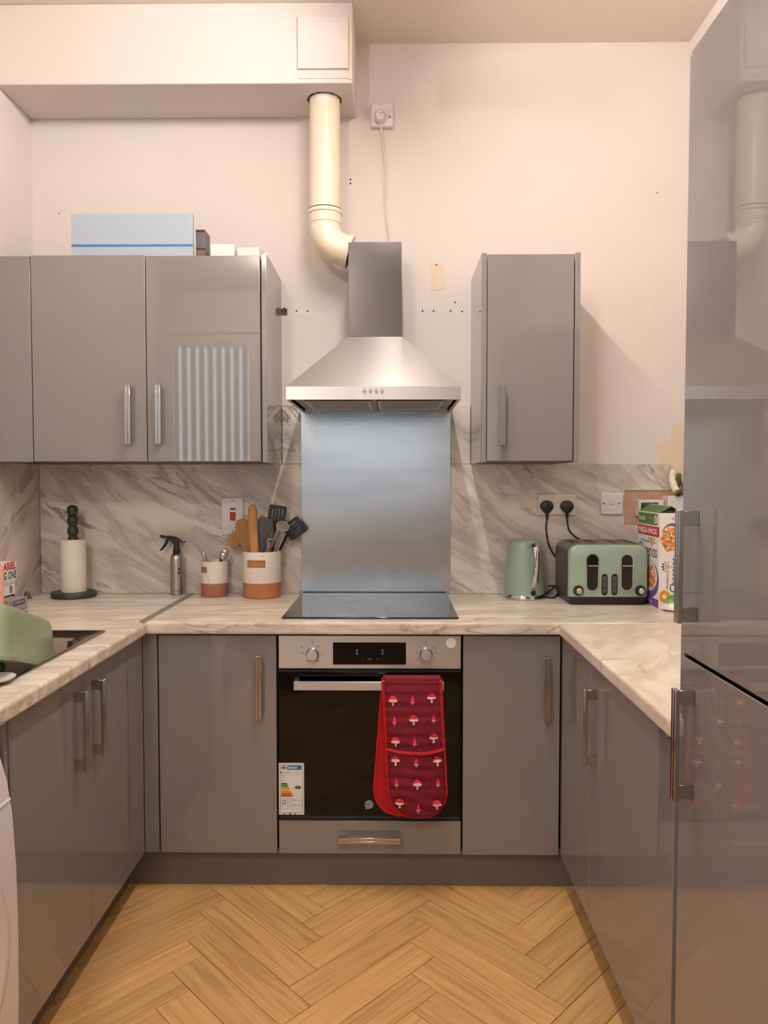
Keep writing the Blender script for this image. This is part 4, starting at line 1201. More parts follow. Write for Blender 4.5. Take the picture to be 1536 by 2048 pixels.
UY = 3.04
def U(px, py, y=UY): return P(px, py, Y=y)
def stick(bot, top, r, m, name, parent): return MB().tube([bot, top], r, 12, smooth=1).build(name, M[m], parent)
potc = V(px1, 3.04, ZW + .022)
# rolling pin
o = MB().tube([V(px1 - .008, 3.0, ZW + .03), U(507, 1075, 3.0), U(505, 1018, 3.0), U(505, 1011, 3.0), U(505, 1009, 3.0)], [.0182, .0182, .018, .012, .002], 24, smooth=1).build('rolling_pin', M['wood'], None, origin=(px1 - .008, 3.0, ZW + .03))
tag(o, 'pale wooden rolling pin standing in the large utensil pot', 'rolling pin')
# flat wooden utensils
def paddle(name, base, pts, y, thick, m, label, cat, handle_r=.006):
    t = thing(name, base, label, cat)
    MB().prism([U(a, b, y) for a, b in pts], (0, thick, 0)).build('head', M[m], t, bevel=.002)
    n = len(pts)
    bx = sum(U(a, b, y).x for a, b in (pts[0], pts[-1])) / 2
    bz = sum(U(a, b, y).z for a, b in (pts[0], pts[-1])) / 2
    MB().tube([V(*base), V(bx, y + thick / 2, bz)], [handle_r, handle_r], 10, smooth=1).build('grip', M[m], t)
    return t
paddle('wooden_spatula', (px1 - .03, 3.03, ZW + .025), [(489, 1106), (482, 1090), (473, 1070), (470, 1055), (472, 1044), (479, 1038), (486, 1037), (493, 1040), (498, 1048), (500, 1075), (500, 1106)], 3.022, .008, 'wood_dark', 'brown wooden spatula with a broad rounded blade in the large pot', 'spatula')
paddle('wooden_spoon', (px1 - .02, 3.06, ZW + .025), [(484, 1088), (470, 1094), (462, 1094), (454, 1088), (453, 1078), (460, 1068), (470, 1062), (480, 1076)], 3.045, .012, 'wood_dark', 'short wooden spoon leaning out left of the large pot', 'spoon')
o = MB().tube([V(px1 + .005, 3.075, ZW + .03), U(523, 1080, 3.075), U(524, 1033, 3.075), U(524, 1031, 3.075)], [.010, .010, .010, .006], 14, smooth=1).build('bamboo_stick', M['wood'], None, origin=(px1, 3.075, ZW + .03))
tag(o, 'plain bamboo utensil handle just showing behind the rolling pin', 'utensil')
paddle('ladle', (px1 + .01, 3.02, ZW + .025), [(518, 1104), (516, 1070), (516, 1040), (522, 1036), (536, 1035), (546, 1040), (546, 1052), (538, 1062), (531, 1076), (527, 1104)], 3.012, .012, 'nylon_grey', 'dark grey nylon serving spoon in the large pot', 'spoon')
def turner(name, base, c, ang, w, h, slots, y, label):
    t = thing(name, base, label, 'spatula')
    ca_, sa = math.cos(ang), math.sin(ang)
    xd, zd = V(ca_, 0, sa), V(-sa, 0, ca_)
    cc = U(*c, y)
    out = [(-w * .42, -h / 2), (w * .42, -h / 2), (w / 2, -h * .3)] + [(w / 2 - .008 + .008 * math.cos(q), h / 2 - .008 + .008 * math.sin(q)) for q in (0, .8, 1.57)] + [(-w / 2 + .008 - .008 * math.sin(q), h / 2 - .008 + .008 * math.cos(q)) for q in (0, .8, 1.57)] + [(-w / 2, -h * .3)]
    holes = [[(x - .0022, z0), (x + .0022, z0), (x + .0022, z1), (x - .0022, z1)] for x, z0, z1 in slots]
    MB().prism([cc + xd * a + zd * b for a, b in out], (0, .003, 0), [[cc + xd * a + zd * b for a, b in hh] for hh in holes]).build('blade', M['nylon'], t, smooth=False)
    e = cc + zd * (-h / 2 + .004)
    MB().tube([V(*base), e + V(0, .0015, 0)], [.0065, .0055], 10, smooth=1).build('grip', M['nylon'], t)
turner('slotted_turner', (px1 + .02, 3.06, ZW + .025), (554, 1029), math.radians(-8), .072, .074, [(-.019, -.018, .018), (-.006, -.024, .024), (.007, -.024, .024), (.02, -.004, .022)], 3.07, 'black nylon slotted turner upright at the back of the large pot')
turner('slotted_turner', (px1 - .01, 3.085, ZW + .025), (589, 1057), math.radians(-52), .072, .080, [(-.02, -.02, .02), (-.007, -.022, .022), (.007, -.022, .022), (.02, -.014, .018)], 3.085, 'black nylon slotted turner leaning over the right of the large pot')
# potato masher
t = thing('potato_masher', (px1 + .035, 3.01, ZW + .025), 'chrome potato masher with a round ribbed plate in the large pot', 'masher')
c = U(565, 1053, 2.995)
ax = V(.28, -.72, .64).normalized()
xa = V(1, 0, -.28).normalized()
mb = MB()
xd = (xa - ax * xa.dot(ax)).normalized(); yd = ax.cross(xd)
out = [(.026 * math.cos(2 * math.pi * i / 28), .026 * math.sin(2 * math.pi * i / 28)) for i in range(28)]
holes = []
for k in range(-4, 5):
    hw = math.sqrt(max(0, .0225 ** 2 - (k * .005) ** 2))
    if hw > .004: holes.append([(-hw, k * .005 - .0013), (hw, k * .005 - .0013), (hw, k * .005 + .0013), (-hw, k * .005 + .0013)])
MB().prism([c + xd * a + yd * b for a, b in out], ax * .0018, [[c + xd * a + yd * b for a, b in h] for h in holes]).build('plate', M['masher'], t, smooth=False)
for k in (-.012, .011):
    s = c + xd * k
    MB().obox((s + V(px1 + .008 + k * .8, 3.01, ZW + .10)) / 2 - V(0, 0, 0), ((s - V(px1 + .008 + k * .8, 3.01, ZW + .10)), (1, 0, .1), (0, 1, 0)), ((s - V(px1 + .008 + k * .8, 3.01, ZW + .10)).length / 2, .0058, .0012)).build('strut', M['chrome'], t, bevel=.0005)
MB().tube([V(px1 + .008, 3.01, ZW + .026), V(px1 + .008, 3.01, ZW + .105)], .007, 12, smooth=1).build('grip', M['nylon'], t)
o = MB().tube([V(px1 + .01, 2.995, ZW + .03), U(538, 1092, 2.99), U(540, 1083, 2.985)], [.006, .008, .012], 14, smooth=4).build('peeler', M['chrome'], None, origin=(px1 + .01, 2.995, ZW + .03))
tag(o, 'small chrome utensil end low in the front of the large pot', 'utensil')
# spoons in the small pot
def spoon(base, tip, bowl, label, rx_, rz_, ax):
    t = thing('spoon', base, label, 'spoon', None)
    MB().tube([V(*base), (V(*base) + tip) / 2 + V(0, 0, .002), tip], [.0022, .0024, .003], 8, smooth=4).build('stem', M['chrome'], t)
    zq = (tip - V(*base)).normalized()
    mb = MB()
    n_ = Vector(ax).normalized()
    xq = zq.cross(n_).normalized(); n_ = xq.cross(zq)
    cc = tip + zq * rz_ * .95
    rings = []
    for i in range(7):
        s = i / 6
        rings.append([cc + xq * (rx_ * s * math.cos(2 * math.pi * j / 20)) + zq * (rz_ * s * math.sin(2 * math.pi * j / 20)) + n_ * (.008 * (1 - s * s)) for j in range(20)] if s > 0 else [cc + n_ * .008 + xq * 1e-4 * math.cos(2 * math.pi * j / 20) + zq * 1e-4 * math.sin(2 * math.pi * j / 20) for j in range(20)])
    mb.ring_loft(rings, caps=False)
    o = mb.build('bowl', M['chrome'], t)
    s_ = o.modifiers.new('solid', 'SOLIDIFY'); s_.thickness = .0012
b0 = (px2 - .005, 3.06, ZW + .024)
spoon(b0, P(446, 1117, Y=3.05), None, 'larger steel spoon with its bowl up, right side of the small pot', .016, .022, (0.3, -1, .2))
spoon((px2 - .012, 3.055, ZW + .024), P(441, 1121, Y=3.035), None, 'steel spoon leaning low over the rim of the small pot', .014, .02, (-.3, -1, .5))
o = MB().tube([V(px2 + .012, 3.06, ZW + .024), P(412, 1118, Y=3.05), P(401, 1104, Y=3.045), P(392, 1088, Y=3.04)], [.003, .0055, .005, .0022], 10, smooth=5).build('butter_knife', M['chrome'], None, origin=(px2 + .012, 3.06, ZW + .024))
tag(o, 'slim steel knife leaning out left of the small pot', 'knife')
o = MB().tube([V(px2 + .008, 3.045, ZW + .024), P(411, 1120, Y=3.03), P(407, 1105, Y=3.03), P(405, 1101, Y=3.03)], [.003, .0075, .0065, .002], 12, smooth=5).build('measuring_spoon', M['alu'], None, origin=(px2 + .008, 3.045, ZW + .024))
tag(o, 'short pale metal spoon end at the left rim of the small pot', 'spoon')

# ------------------------------------------------------------------ kettle
ky = 3.025
kx = P(1048, 1150, Y=ky).x
kz = lambda py: P(1048, py, Y=ky).z - ZW
t = thing('electric_kettle', (kx, ky, ZW), 'sage green electric kettle with a chrome handle beside the toaster', 'kettle')
MB().lathe((kx, ky, ZW), [(.079, .0004), (.0815, .003), (.0815, .016), (.080, .018)], 48).build('base_ring', M['chrome'], t)
hk = kz(1084)
MB().lathe((kx, ky, ZW), [(.0798, .0185), (.0805, .022), (.079, .06), (.0745, .12), (.068, hk - .03), (.0645, hk - .008), (.062, hk)], 56).build('body', M['sage'], t)
MB().lathe((kx, ky, ZW), [(.0615, hk + .0005), (.060, hk + .004), (.05, hk + .009), (.02, hk + .013), (.001, hk + .0135)], 40).build('lid', M['sage'], t)
dirh = V(.28, -.96, 0).normalized()
hp = lambda o_, z: V(kx, ky, ZW + z) + dirh * o_
path = [hp(.066, hk - .010), hp(.083, hk - .004), hp(.103, hk - .022), hp(.109, hk - .060), hp(.104, hk - .115), hp(.094, hk - .150), hp(.080, hk - .168)]
mb = MB()
side = dirh.cross(V(0, 0, 1))
rings = []
fine = []
for i in range(len(path) - 1):
    g_ = lambda k: path[min(max(k, 0), len(path) - 1)]
    p0, p1, p2, p3 = g_(i - 1), g_(i), g_(i + 1), g_(i + 2)
    for s in range(6):
        q = s / 6
        fine.append(0.5 * ((2 * p1) + (p2 - p0) * q + (2 * p0 - 5 * p1 + 4 * p2 - p3) * q * q + (3 * p1 - p0 - 3 * p2 + p3) * q ** 3))
fine.append(path[-1])
for i, p in enumerate(fine):
    tg = (fine[min(i + 1, len(fine) - 1)] - fine[max(i - 1, 0)]).normalized()
    nn = side.cross(tg).normalized()
    rings.append([p + side * (.0115 * math.cos(2 * math.pi * j / 16)) + nn * (.0065 * math.sin(2 * math.pi * j / 16)) for j in range(16)])
mb.ring_loft(rings)
mb.build('handle', M['chrome'], t)
MB().lathe(hp(.0765, .030), [(.010, 0), (.011, .006), (.008, .010), (.002, .011)], 18, axis=dirh).build('switch', M['black'], t)
MB().prism([V(kx, ky, ZW) - dirh * .06 + side * .018 + V(0, 0, hk - .004), V(kx, ky, ZW) - dirh * .06 - side * .018 + V(0, 0, hk - .004), V(kx, ky, ZW) - dirh * .088 + V(0, 0, hk - .002)], (0, 0, -.05)).build('spout', M['sage'], t, bevel=.003)
MB().tube([V(kx + .078, ky - .005, ZW + .006), V(kx + .105, ky - .03, ZW + .0045), P(1112, 1192, Z=ZW + .0045), P(1119, 1180, Y=3.09), P(1113, 1172, Y=3.10), P(1096, 1172, Y=3.10)], .0034, 10, smooth=8).build('cord', M['black'], t)

# ------------------------------------------------------------------ toaster
fy, by_ = 2.845, 3.085
fa, fb = P(1138, 1208, Y=fy), P(1295, 1208, Y=fy)
tx0, tx1 = fa.x, fb.x
tz1 = P(1216, 1092, Y=fy).z
tcx = (tx0 + tx1) / 2
tw = tx1 - tx0
zb = ZW + .031
t = thing('toaster', (tcx, (fy + by_) / 2, ZW), 'sage green four-slice toaster with two chrome-ringed levers', 'toaster')
k = lambda w, h, r, y, z0: [V(tcx + a, y, z0 + h / 2 + b) for a, b in rrect(w, h, r, 6)]
def trsec(w, y, z1, rt):
    pts = []
    h = z1 - zb
    for cx_, a0 in ((w / 2 - rt, 0), (-w / 2 + rt, 90)):
        for i in range(8):
            q = math.radians(a0 + 90 * i / 7)
            pts.append(V(tcx + cx_ + rt * math.cos(q), y, z1 - rt + rt * math.sin(q)))
    pts += [V(tcx - w / 2, y, zb), V(tcx + w / 2, y, zb)]
    return pts
body_w = tw + .004
MB().ring_loft([trsec(body_w, fy + .018, tz1 + .006, .035), trsec(body_w, by_ - .006, tz1 + .006, .035), trsec(body_w - .01, by_, tz1 + .002, .034)]).build('body', M['toaster_side'], t, angle=50)
MB().ring_loft([trsec(tw + .002, fy + .0178, tz1 + .004, .034), trsec(tw, fy + .006, tz1 + .002, .034), trsec(tw - .012, fy, tz1 - .004, .032)]).build('front_panel', M['sage'], t, angle=50)
MB().ring_loft([[V(tcx + a, (fy + by_) / 2 + b, z) for a, b in rrect(w, d, .012, 4)] for w, d, z in ((tw - .022, by_ - fy - .012, ZW + .0004), (tw - .010, by_ - fy - .004, ZW + .006), (tw + .002, by_ - fy, ZW + .0305))]).build('base', M['black'], t)
for i in range(4):
    sxp = tcx + (-.105, -.043, .043, .105)[i]
    s = MB().box((sxp - .016, fy + .045, tz1 + .0055), (sxp + .016, by_ - .035, tz1 + .0075)).build('slot_frame', M['toaster_side'], t, bevel=.001)
    MB().box((sxp - .011, fy + .052, tz1 + .0072), (sxp + .011, by_ - .042, tz1 + .0082)).build('slot', M['black'], s)
def stadium(w, h): return rrect(w, h, w / 2 - 1e-5, 8)
for px in (1184.5, 1253.5):
    c = P(px, 1145, Y=fy)
    w = .048; h = .140
    fr = MB().prism(on((c.x, fy, c.z), *XZ, stadium(w, h)), (0, -.004, 0), [on((c.x, fy, c.z), *XZ, stadium(w - .007, h - .007))]).build('lever_ring', M['chrome'], t, bevel=.0012)
    MB().prism(on((c.x, fy - .0005, c.z), *XZ, stadium(w - .0071, h - .0071)), (0, -.001, 0)).build('lever_slot', M['black_gloss'], fr)
    MB().box((c.x - .018, fy - .014, P(px, 1131, Y=fy).z - .0022), (c.x + .018, fy - .0016, P(px, 1131, Y=fy).z + .0022)).build('lever', M['chrome'], fr, bevel=.0008)
for px in (1209, 1229):
    c = P(px, 1169, Y=fy)
    s = MB().prism(on((c.x, fy + .001, c.z), *XZ, stadium(.0225, .080)), (0, -.0025, 0)).build('button_strip', M['black'], t, bevel=.0006)
    for i in range(3):
        MB().box((c.x - .008, fy - .0032, c.z - .031 + i * .0215), (c.x + .008, fy - .0014, c.z - .0125 + i * .0215)).build('button', M['nylon_grey'], s, bevel=.0006)
for px in (1156.5, 1280.5):
    c = P(px, 1181, Y=fy)
    kb = MB().lathe((c.x, fy + .001, c.z), [(.0195, 0), (.0195, .004), (.018, .008), (.011, .010), (.004, .010)], 28, axis=(0, -1, 0)).build('dial', M['black'], t)
    MB().lathe((c.x, fy - .008, c.z), [(.0115, 0), (.0112, .012), (.009, .014), (.002, .0142)], 22, axis=(0, -1, 0)).build('dial_cap', M['chrome'], kb)
pr = Print(plane_fn((0, fy, 0), (1, 0, 0), (0, 0, 1)), (0, -1, 0))
for px in (1165, 1273):
    for py in (1113, 1125):
        c = P(px, py, Y=fy); pr.ring(c.x, c.z, .0022, .003, M['toaster_side'], 1, 14)
pr.build('dial_print', t)

# ------------------------------------------------------------------ cereal box
cx0, cx1, cy0, cy1 = .958, 1.045, 2.765, 3.005
cz1 = P(1321, 1026, Y=2.765).z
CW, CH = cy1 - cy0, cz1 - ZW
t = thing('cereal_box', ((cx0 + cx1) / 2, (cy0 + cy1) / 2, ZW), 'white and purple multigrain cereal box with open flap beside the toaster', 'box')
mb = MB()
w = .0015
mb.box((cx0, cy0, ZW + .0003), (cx0 + w, cy1, cz1)).box((cx1 - w, cy0, ZW + .0003), (cx1, cy1, cz1)).box((cx0 + w, cy0, ZW + .0003), (cx1 - w, cy0 + w, cz1)).box((cx0 + w, cy1 - w, ZW + .0003), (cx1 - w, cy1, cz1)).box((cx0 + w, cy0 + w, ZW + .0003), (cx1 - w, cy1 - w, ZW + .002))
mb.build('carton', M['white_card'], t, smooth=False)
MB().obox((cx0 + .022, (cy0 + cy1) / 2, cz1 + .012), ((0, 1, 0), (.044, 0, .024), (-.024, 0, .044)), (CW / 2 - .003, .025, .0007)).build('top_flap', M['p_green'], t)
MB().obox((cx1 - .022, (cy0 + cy1) / 2, cz1 + .013), ((0, 1, 0), (-.044, 0, .024), (.024, 0, .044)), (CW / 2 - .003, .025, .0007)).build('top_flap', M['white_card'], t)
# front: reads from the far edge to the near edge
pr = Print(plane_fn((cx0, cy1, ZW), (0, -CW, 0), (0, 0, CH)), (-1, 0, 0))
def F(px, py):
    q = P(px, py, X=cx0); return (cy1 - q.y) / CW, (q.z - ZW) / CH
pr.rect(.02, .865, .90, .985, M['p_green'], 1)
pr.text('Nestlé', .06, .905, .30, .05, M['p_white'], 2)
pr.text('Whole Grain', .50, .93, .25, .02, M['p_yellow'], 2); pr.disc(.83, .925, .06, M['p_milk'], 2, ry=.045); pr.disc(.83, .925, .02, M['p_brown'], 3, ry=.03)
pr.rect(0, .745, 1.0, .85, M['p_red'], 1); pr.text('MEGA PACK', .06, .768, .86, .06, M['p_white'], 2, bold=.03)
for i in range(7):
    q = math.radians(-10 + 200 * i / 6)
    pr.line([(.66 + .10 * math.cos(q), .69 + .05 * math.sin(q)), (.66 + .16 * math.cos(q), .69 + .075 * math.sin(q))], .012, M['p_black'], 1)
pr.ring(.66, .69, .022, .07, M['p_orange'], 1, 20, .55)
pr.text('Multigrain', .16, .665, .40, .032, M['p_navy'], 2)
pr.text('Cheerios', .05, .52, .86, .14, M['p_black'], 2)
pr.disc(.55, .285, .46, M['p_purple'], 1, ry=.205, n=40)
pr.disc(.52, .32, .41, M['p_milk'], 2, ry=.17, n=40)
rnd = random.Random(5)
for i in range(85):
    rr_, q = math.sqrt(rnd.random()) * .94, rnd.random() * 6.28
    x, y = .52 + rr_ * .37 * math.cos(q), .32 + rr_ * .148 * math.sin(q)
    pr.ring(x, y, .014, .036, M[('p_orange', 'p_brown', 'p_orange')[i % 3]], 3 + .02 * i, 9, .55)
pr.rect(.12, 0.005, 1.0, .09, M['p_purple'], 1); pr.text('375g', .5, .03, .22, .035, M['p_white'], 2)
pr.build('front_print', t)
# spine
SW = cx1 - cx0
pr = Print(plane_fn((cx0, cy0, ZW), (SW, 0, 0), (0, 0, CH)), (0, -1, 0))
pr.text('Nestlé', .50, .925, .42, .03, M['p_red'], 2)
pr.disc(.55, .72, .52, M['p_purple'], 1, ry=.175, n=44, a0=-80, a1=170)
pr.disc(.46, .71, .44, M['p_milk'], 2, ry=.155, n=40)
for i in range(110):
    rr_, q = math.sqrt(rnd.random()) * .95, rnd.random() * 6.28
    x, y = .46 + rr_ * .40 * math.cos(q), .72 + rr_ * .135 * math.sin(q)
    pr.ring(x, y, .018, .052, M[('p_orange', 'p_amber', 'p_brown', 'p_orange')[i % 4]], 3 + .02 * i, 9, .28)
def vtext(s, x0, y0, wx, hy, m):            # runs up the spine
    vv, ff = text_geo(s)
    a0, a1 = min(p[0] for p in vv), max(p[0] for p in vv)
    b0_, b1_ = min(p[1] for p in vv), max(p[1] for p in vv)
    pr.poly([(x0 + wx * (1 - (b - b0_) / (b1_ - b0_)), y0 + hy * (a - a0) / (a1 - a0)) for a, b in vv], m, 2, ff)
vtext('Cheerios', .45, .175, .33, .36, M['p_black'])
vtext('Multigrain', .30, .215, .12, .17, M['p_navy'])
for i in range(7):
    q = math.radians(80 + 200 * i / 6)
    pr.line([(.34 + .13 * math.cos(q), .44 + .034 * math.sin(q)), (.34 + .24 * math.cos(q), .44 + .058 * math.sin(q))], .016, M['p_black'], 1)
pr.ring(.34, .44, .03, .09, M['p_orange'], 1, 18, .26)
pr.ring(.24, .13, .09, .22, M['p_amber'], 1, 22, .30); pr.disc(.62, .10, .26, M['p_lgreen'], 2, ry=.05, n=9); pr.disc(.72, .04, .2, M['pink'], 3, ry=.03)
pr.build('spine_print', t)
# clear food packet in front of the cereal box
c = P(1344, 1222, Z=ZW)
t = thing('salad_packet', (c.x, c.y - .0, ZW), 'clear food packet with green and pink contents in front of the cereal box', 'packet')
pk = lambda s, z, ox=0: [V(c.x + .012 + ox + a * s, c.y + .008 + b * s * .8, ZW + z) for a, b in [(.045 * math.cos(q * .314) * (1 + .12 * math.sin(q * 2.1)), .045 * math.sin(q * .314) * (1 + .1 * math.cos(q * 1.7))) for q in range(20)]]
MB().ring_loft([pk(.7, .0004), pk(1, .006), pk(.95, .018), pk(.6, .030), pk(.2, .034)]).build('film', M['clear'], t, angle=70)
MB().ring_loft([pk(.4, .02, -.012), pk(.45, .030, -.012), pk(.2, .040, -.012)]).build('green_leaf', M['p_lgreen'], t)
MB().ring_loft([pk(.35, .012, .012), pk(.40, .024, .014), pk(.2, .034, .014)]).build('pink_slice', M['pink'], t)

# ------------------------------------------------------------------ boxes by the left wall
ax_ = -1.375
ay1 = P(34, 1150, X=ax_).y
az1 = P(34, 1122, X=ax_).z
t = thing('detergent_box', (ax_ - .03, ay1 - .1, ZW), 'white detergent box with red and green lettering against the left wall', 'box')
am = P(32, 1159, X=ax_).z
MB().box((XL + .0105, ay1 - .21, am), (ax_, ay1, az1)).build('upper_carton', M['white_card'], t, bevel=.0015)
MB().box((XL + .0105, ay1 - .205, ZW + .0004), (ax_ - .002, ay1 - .012, am - .0005)).build('lower_carton', M['white_card'], t, bevel=.001)
L_ = .155
pr = Print(plane_fn((ax_, ay1 - L_, ZW), (0, 1, 0), (0, 0, 1)), (1, 0, 0))
hA = az1 - ZW
pr.text('IN. ARIEL', .004, am - ZW + .040, .143, .029, M['p_red'], 1, bold=.035)
pr.text('THE BIG ONE', .004 - .03, am - ZW + .006, .176, .030, M['p_dgreen'], 1, bold=.035)
pr.build('lettering', t)
pr = Print(plane_fn((ax_ - .002, ay1 - L_, ZW), (0, 1, 0), (0, 0, 1)), (1, 0, 0))
pr.rect(.0, am - ZW - .008, .138, am - ZW - .006, M['p_grey'], 1); pr.rect(.0, am - ZW - .013, .138, am - ZW - .011, M['p_grey'], 1)
for i in range(7): pr.rect(.10 + i * .0035, am - ZW - .045, .102 + i * .0035, am - ZW - .018, M['p_black'] if i % 2 else M['p_grey'], 1)
pr.rect(-.03, am - ZW - .064, .138, am - ZW - .050, M['p_black'], 1)
pr.build('barcode_print', t)
lx = -1.275
ly1 = P(55, 1210, X=lx).y
lz1 = P(53, 1193, X=lx).z
t = thing('snack_box', (lx - .03, ly1 - .06, ZW), 'small lilac card box with a dark name band on the left worktop', 'box')
MB().box((lx - .06, ly1 - .105, ZW + .0004), (lx, ly1, lz1)).build('carton', M['lilac'], t, bevel=.001)
pr = Print(plane_fn((lx, ly1 - .105, ZW), (0, 1, 0), (0, 0, 1)), (1, 0, 0))
hL = lz1 - ZW
pr.rect(.004, hL - .020, .085, hL - .004, M['p_black'], 1); pr.text('CHEWS!', .010, hL - .016, .068, .009, M['p_white'], 2)
pr.rect(.062, .003, .080, .021, M['p_navy'], 1); pr.disc(.071, .012, .005, M['p_white'], 2); pr.rect(.083, .010, .101, .014, M['p_white'], 1); pr.rect(.083, .004, .101, .007, M['p_black'], 1)
pr.build('carton_print', t)
q = P(18, 1222, Z=ZW)
o = MB().prism([P(15, 1203, Y=2.55), P(19.5, 1203, Y=2.55), P(19, 1222, Y=2.55), P(17, 1222, Y=2.55)], (0, .012, 0)).build('orange_packet', M['orange'], None, origin=P(17, 1222, Y=2.55))
tag(o, 'narrow orange packet standing in front of the lilac box', 'packet')
# pink bottle just inside the frame on the left
py_ = 2.40
c = P(-22, 1180, Y=py_)
pxr = P(4.5, 1180, Y=py_).x - c.x
t = thing('soap_bottle', (c.x, py_, ZW), 'salmon pink plastic bottle at the left edge by the sink', 'bottle')
zt_ = P(0, 1133, Y=py_).z - ZW
MB().lathe((c.x, py_, ZW), [(pxr * .95, .0004), (pxr, .004), (pxr, zt_ - .012), (pxr * .9, zt_ - .003), (pxr * .5, zt_ + .004), (.012, zt_ + .006), (.012, zt_ + .02)], 32).build('flask', M['pink'], t)
MB().lathe((c.x, py_, ZW + zt_ + .0202), [(.014, 0), (.014, .016), (.010, .018)], 20).build('cap', M['white_plastic'], t)
# dry leaf
c = P(58, 1197, Z=ZW)
o = MB().add([c + V(-.022, 0, .020), c + V(-.012, .004, .028), c + V(.002, .002, .020), c + V(.016, -.006, .001), c + V(-.004, -.01, .001), c + V(-.018, -.006, .006), c + V(-.006, -.008, .012)], [(0, 1, 6), (1, 2, 6), (2, 3, 6), (3, 4, 6), (4, 5, 6), (5, 0, 6)]).build('dried_leaf', M['leaf'], None, origin=c)
s_ = o.modifiers.new('solid', 'SOLIDIFY'); s_.thickness = .0012
tag(o, 'small curled dry brown leaf lying against the left splashback', 'leaf')

# ------------------------------------------------------------------ washing machine
wy1, wy0 = y4 - .022, y4 - .62
t = thing('washing_machine', (-1.1, (wy0 + wy1) / 2, 0), 'white front-loading washing machine at the left edge', 'washing machine')
prof = [(-1.40, .004), (-.85, .004), (-.822, .02), (-.812, .10), (-.806, .25), (-.804, .42), (-.806, .55), (-.812, .66), (-.822, .73), (-.838, .79), (-.860, .835), (-.875, .845), (-1.40, .845)]
o = MB().prism([V(x, wy0, z) for x, z in prof], (0, wy1 - wy0, 0)).build('body', M['appliance'], t, angle=30)
wc = V(-.806, (wy0 + wy1) / 2 + .02, .43)
MB().lathe(wc, [(.235, -.01), (.235, .004), (.215, .018), (.185, .020), (.165, .008), (.15, -.004)], 48, axis=(1, 0, 0)).build('door_ring', M['appliance'], t)
MB().lathe(wc, [(.150, -.012), (.150, .002), (.12, .012), (.05, .02), (.002, .021)], 40, axis=(1, 0, 0)).build('door_glass', M['black_gloss'], t)
MB().prism([V(-.8155, wy0 + .01, .690), V(-.8125, wy0 + .01, .690), V(-.8145, wy0 + .01, .694), V(-.8185, wy0 + .01, .694)], (0, wy1 - wy0 - .012, 0)).build('panel_seam', M['white_card'], t)

# ------------------------------------------------------------------ oven glove on the oven bar
gy = YHB - .012
t = thing('oven_glove', (P(820, 1372, Y=gy).x, gy, zb1), 'crimson double oven glove with mushroom print hanging on the oven bar', 'oven glove')
gz_top = P(820, 1361, Y=gy).z
def glove_half(cx_top, w_top, cx_bot, w_bot, z_bot, y0, sgn, nu=20, nv=44):
    """grid of points hanging down from the bar; u across, v down"""
    rows = []
    H_ = gz_top - z_bot
    for j in range(nv + 1):
        v = j / nv
        z = gz_top - H_ * v
        e = min(1.0, v / .75)
        hw = (w_top + (w_bot - w_top) * (e ** 1.2)) / 2
        rb = w_bot / 2
        dz = z - z_bot
        if dz < rb: hw *= math.sqrt(max(0.0, 1 - ((rb - dz) / rb) ** 2)) if dz > 0 else .02
        hw = max(hw, .004)
        cx_ = cx_top + (cx_bot - cx_top) * v
        row = []
        for i in range(nu + 1):
            u = -1 + 2 * i / nu
            puff = .005 * math.sin((u * hw * 2 + z) * 95) * math.sin((u * hw * 2 - z) * 95) + .010 * (1 - u * u) * min(1, v * 3)
            row.append(V(cx_ + u * hw, y0 - sgn * (puff + .004 * v), z))
        rows.append(row)
    return rows
def grid_obj(name, rows, m, parent, thick, off=0):
    mb = MB()
    n_ = len(rows[0])
    mb.v = [p for r in rows for p in r]
    for j in range(len(rows) - 1):
        for i in range(n_ - 1):
            mb.f.append((j * n_ + i, j * n_ + i + 1, (j + 1) * n_ + i + 1, (j + 1) * n_ + i)); mb.m.append(0)
    o = mb.build(name, m, parent, fixn=False, angle=80)
    s_ = o.modifiers.new('solid', 'SOLIDIFY'); s_.thickness = thick; s_.offset = off
    return o
gp = lambda px, py: P(px, py, Y=gy)
tL, tR = gp(766, 1370).x, gp(881, 1370).x
bL, bR = gp(778, 1560).x, gp(893, 1560).x
zbF = gp(840, 1634).z
front = glove_half((tL + tR) / 2, tR - tL, (bL + bR) / 2 + .003, bR - bL, zbF, gy, 1)
fo = grid_obj('front_glove', front, M['glove'], t, .006)
# fold over the bar
fold = []
for j in range(9):
    q = math.pi * j / 8
    rr_ = (.011 + .024) / 2
    fold.append([V(tL + (tR - tL) * i / 12, YHB + .0055 - rr_ * math.cos(q), gz_top + .0105 * math.sin(q)) for i in range(13)])
grid_obj('bar_fold', fold, M['glove'], t, .004)
yb2 = YHB + .022
b2L, b2R = P(745, 1560, Y=yb2).x, P(858, 1560, Y=yb2).x
zbB = P(800, 1630, Y=yb2).z
back = glove_half((tL + tR) / 2, tR - tL, (b2L + b2R) / 2, b2R - b2L, zbB, yb2, .45)
bo = grid_obj('back_glove', back, M['glove_lining'], t, .006)
def edge_path(rows):
    left = [r[0] for r in rows]; right = [r[-1] for r in rows]
    return left + right[::-1]
pth = edge_path(front)[::1]
MB().tube([p + V(0, -.002, 0) for p in pth], .0055, 8, smooth=1).build('front_piping', M['glove_trim'], fo)
MB().tube([p for p in edge_path(back)], .0055, 8, smooth=1).build('back_piping', M['glove_trim'], bo)
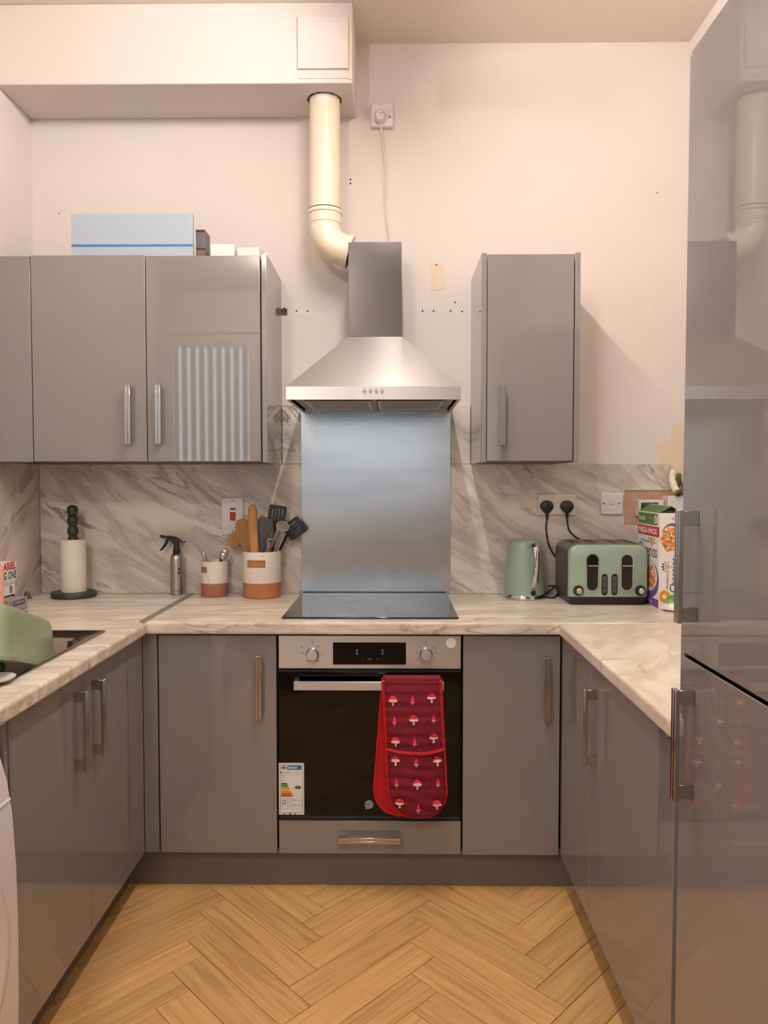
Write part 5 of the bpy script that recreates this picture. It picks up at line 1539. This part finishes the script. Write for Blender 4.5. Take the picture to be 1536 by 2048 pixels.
# pocket on the front
def row_at(z):
    for r, r2 in zip(front, front[1:]):
        if r[0].z >= z >= r2[0].z:
            k = (r[0].z - z) / max(1e-6, r[0].z - r2[0].z)
            return [a.lerp(b, k) for a, b in zip(r, r2)]
    return front[-1] if z < front[-1][0].z else front[0]
zp = gp(830, 1500).z
def fsurf(u, z, off):
    r = row_at(z); n_ = len(r) - 1
    s = min(max((u + 1) / 2 * n_, 0), n_ - 1e-6); i = int(s)
    p = r[i].lerp(r[i + 1], s - i)
    return p + V(0, -off, 0)
rows = []
for j in range(31):
    row = []
    for i in range(21):
        u = -1 + 2 * i / 20
        ztop_ = zp + .008 * u * u - .003
        z = ztop_ + (zbF + .0005 - ztop_) * (j / 30)
        wr = .0022 * math.sin(z * 150 + 2.0 * math.sin(u * 2.5)) * (1 - u * u)
        row.append(fsurf(u * .97, z, .008 + .007 * (1 - u * u) * min(1, (30 - j) / 10) + wr))
    rows.append(row)
pk_ = grid_obj('pocket', rows, M['glove'], fo, .004)
MB().tube([p + V(0, -.003, .001) for p in rows[0]], .0055, 8, smooth=1).build('pocket_piping', M['glove_trim'], fo)
# printed mushrooms
def gfn(off):
    def fn(px, py):
        q = gp(px, py)
        r = row_at(q.z)
        u = (q.x - r[0].x) / max(1e-6, r[-1].x - r[0].x) * 2 - 1
        return fsurf(min(max(u, -.99), .99), q.z, off)
    return fn
def mushrooms(lst, off, parent):
    for x, y, big in lst:
        pr = Print(gfn(off), (0, -1, 0))
        if big:
            pr.poly([(x - 2.0, y + 9), (x + 2.4, y + 9), (x + 1.6, y), (x - 1.4, y)], M['mush_stem'], 2)
            pr.disc(x, y - 1, 9, M['mush_stem'], 2, ry=3.2, n=18)
            pr.poly([(x + 8.5 * math.cos(math.radians(q)), y - 2 - 8.5 * math.sin(math.radians(q)) * .95) for q in range(0, 181, 15)], M['mush_cap'], 3)
        else:
            pr.poly([(x - 1, y + 9), (x + 1, y + 9), (x + .8, y + 2), (x - .8, y + 2)], M['mush_stem'], 2)
            pr.rect(x - 4, y + 2.2, x + 4, y + 3.8, M['mush_stem'], 2)
            pr.poly([(x - 3.8, y + 2.4), (x + 3.8, y + 2.4), (x + 3, y - 4), (x, y - 11), (x - 3, y - 4)], M['mush_cap'], 3)
        pr.build('printed_mushroom', parent)
mushrooms([(786, 1401, 1), (825, 1400, 0), (863, 1395, 1), (789, 1441, 0), (827, 1438, 1), (867, 1436, 0), (791, 1482, 1), (829, 1482, 0), (867, 1474, 1)], .0055, fo)
mushrooms([(791, 1516, 1), (832, 1519, 0), (874, 1517, 1), (793, 1560, 0), (834, 1562, 1), (875, 1560, 0), (799, 1600, 1), (836, 1609, 0), (873, 1603, 1)], .0200, fo)
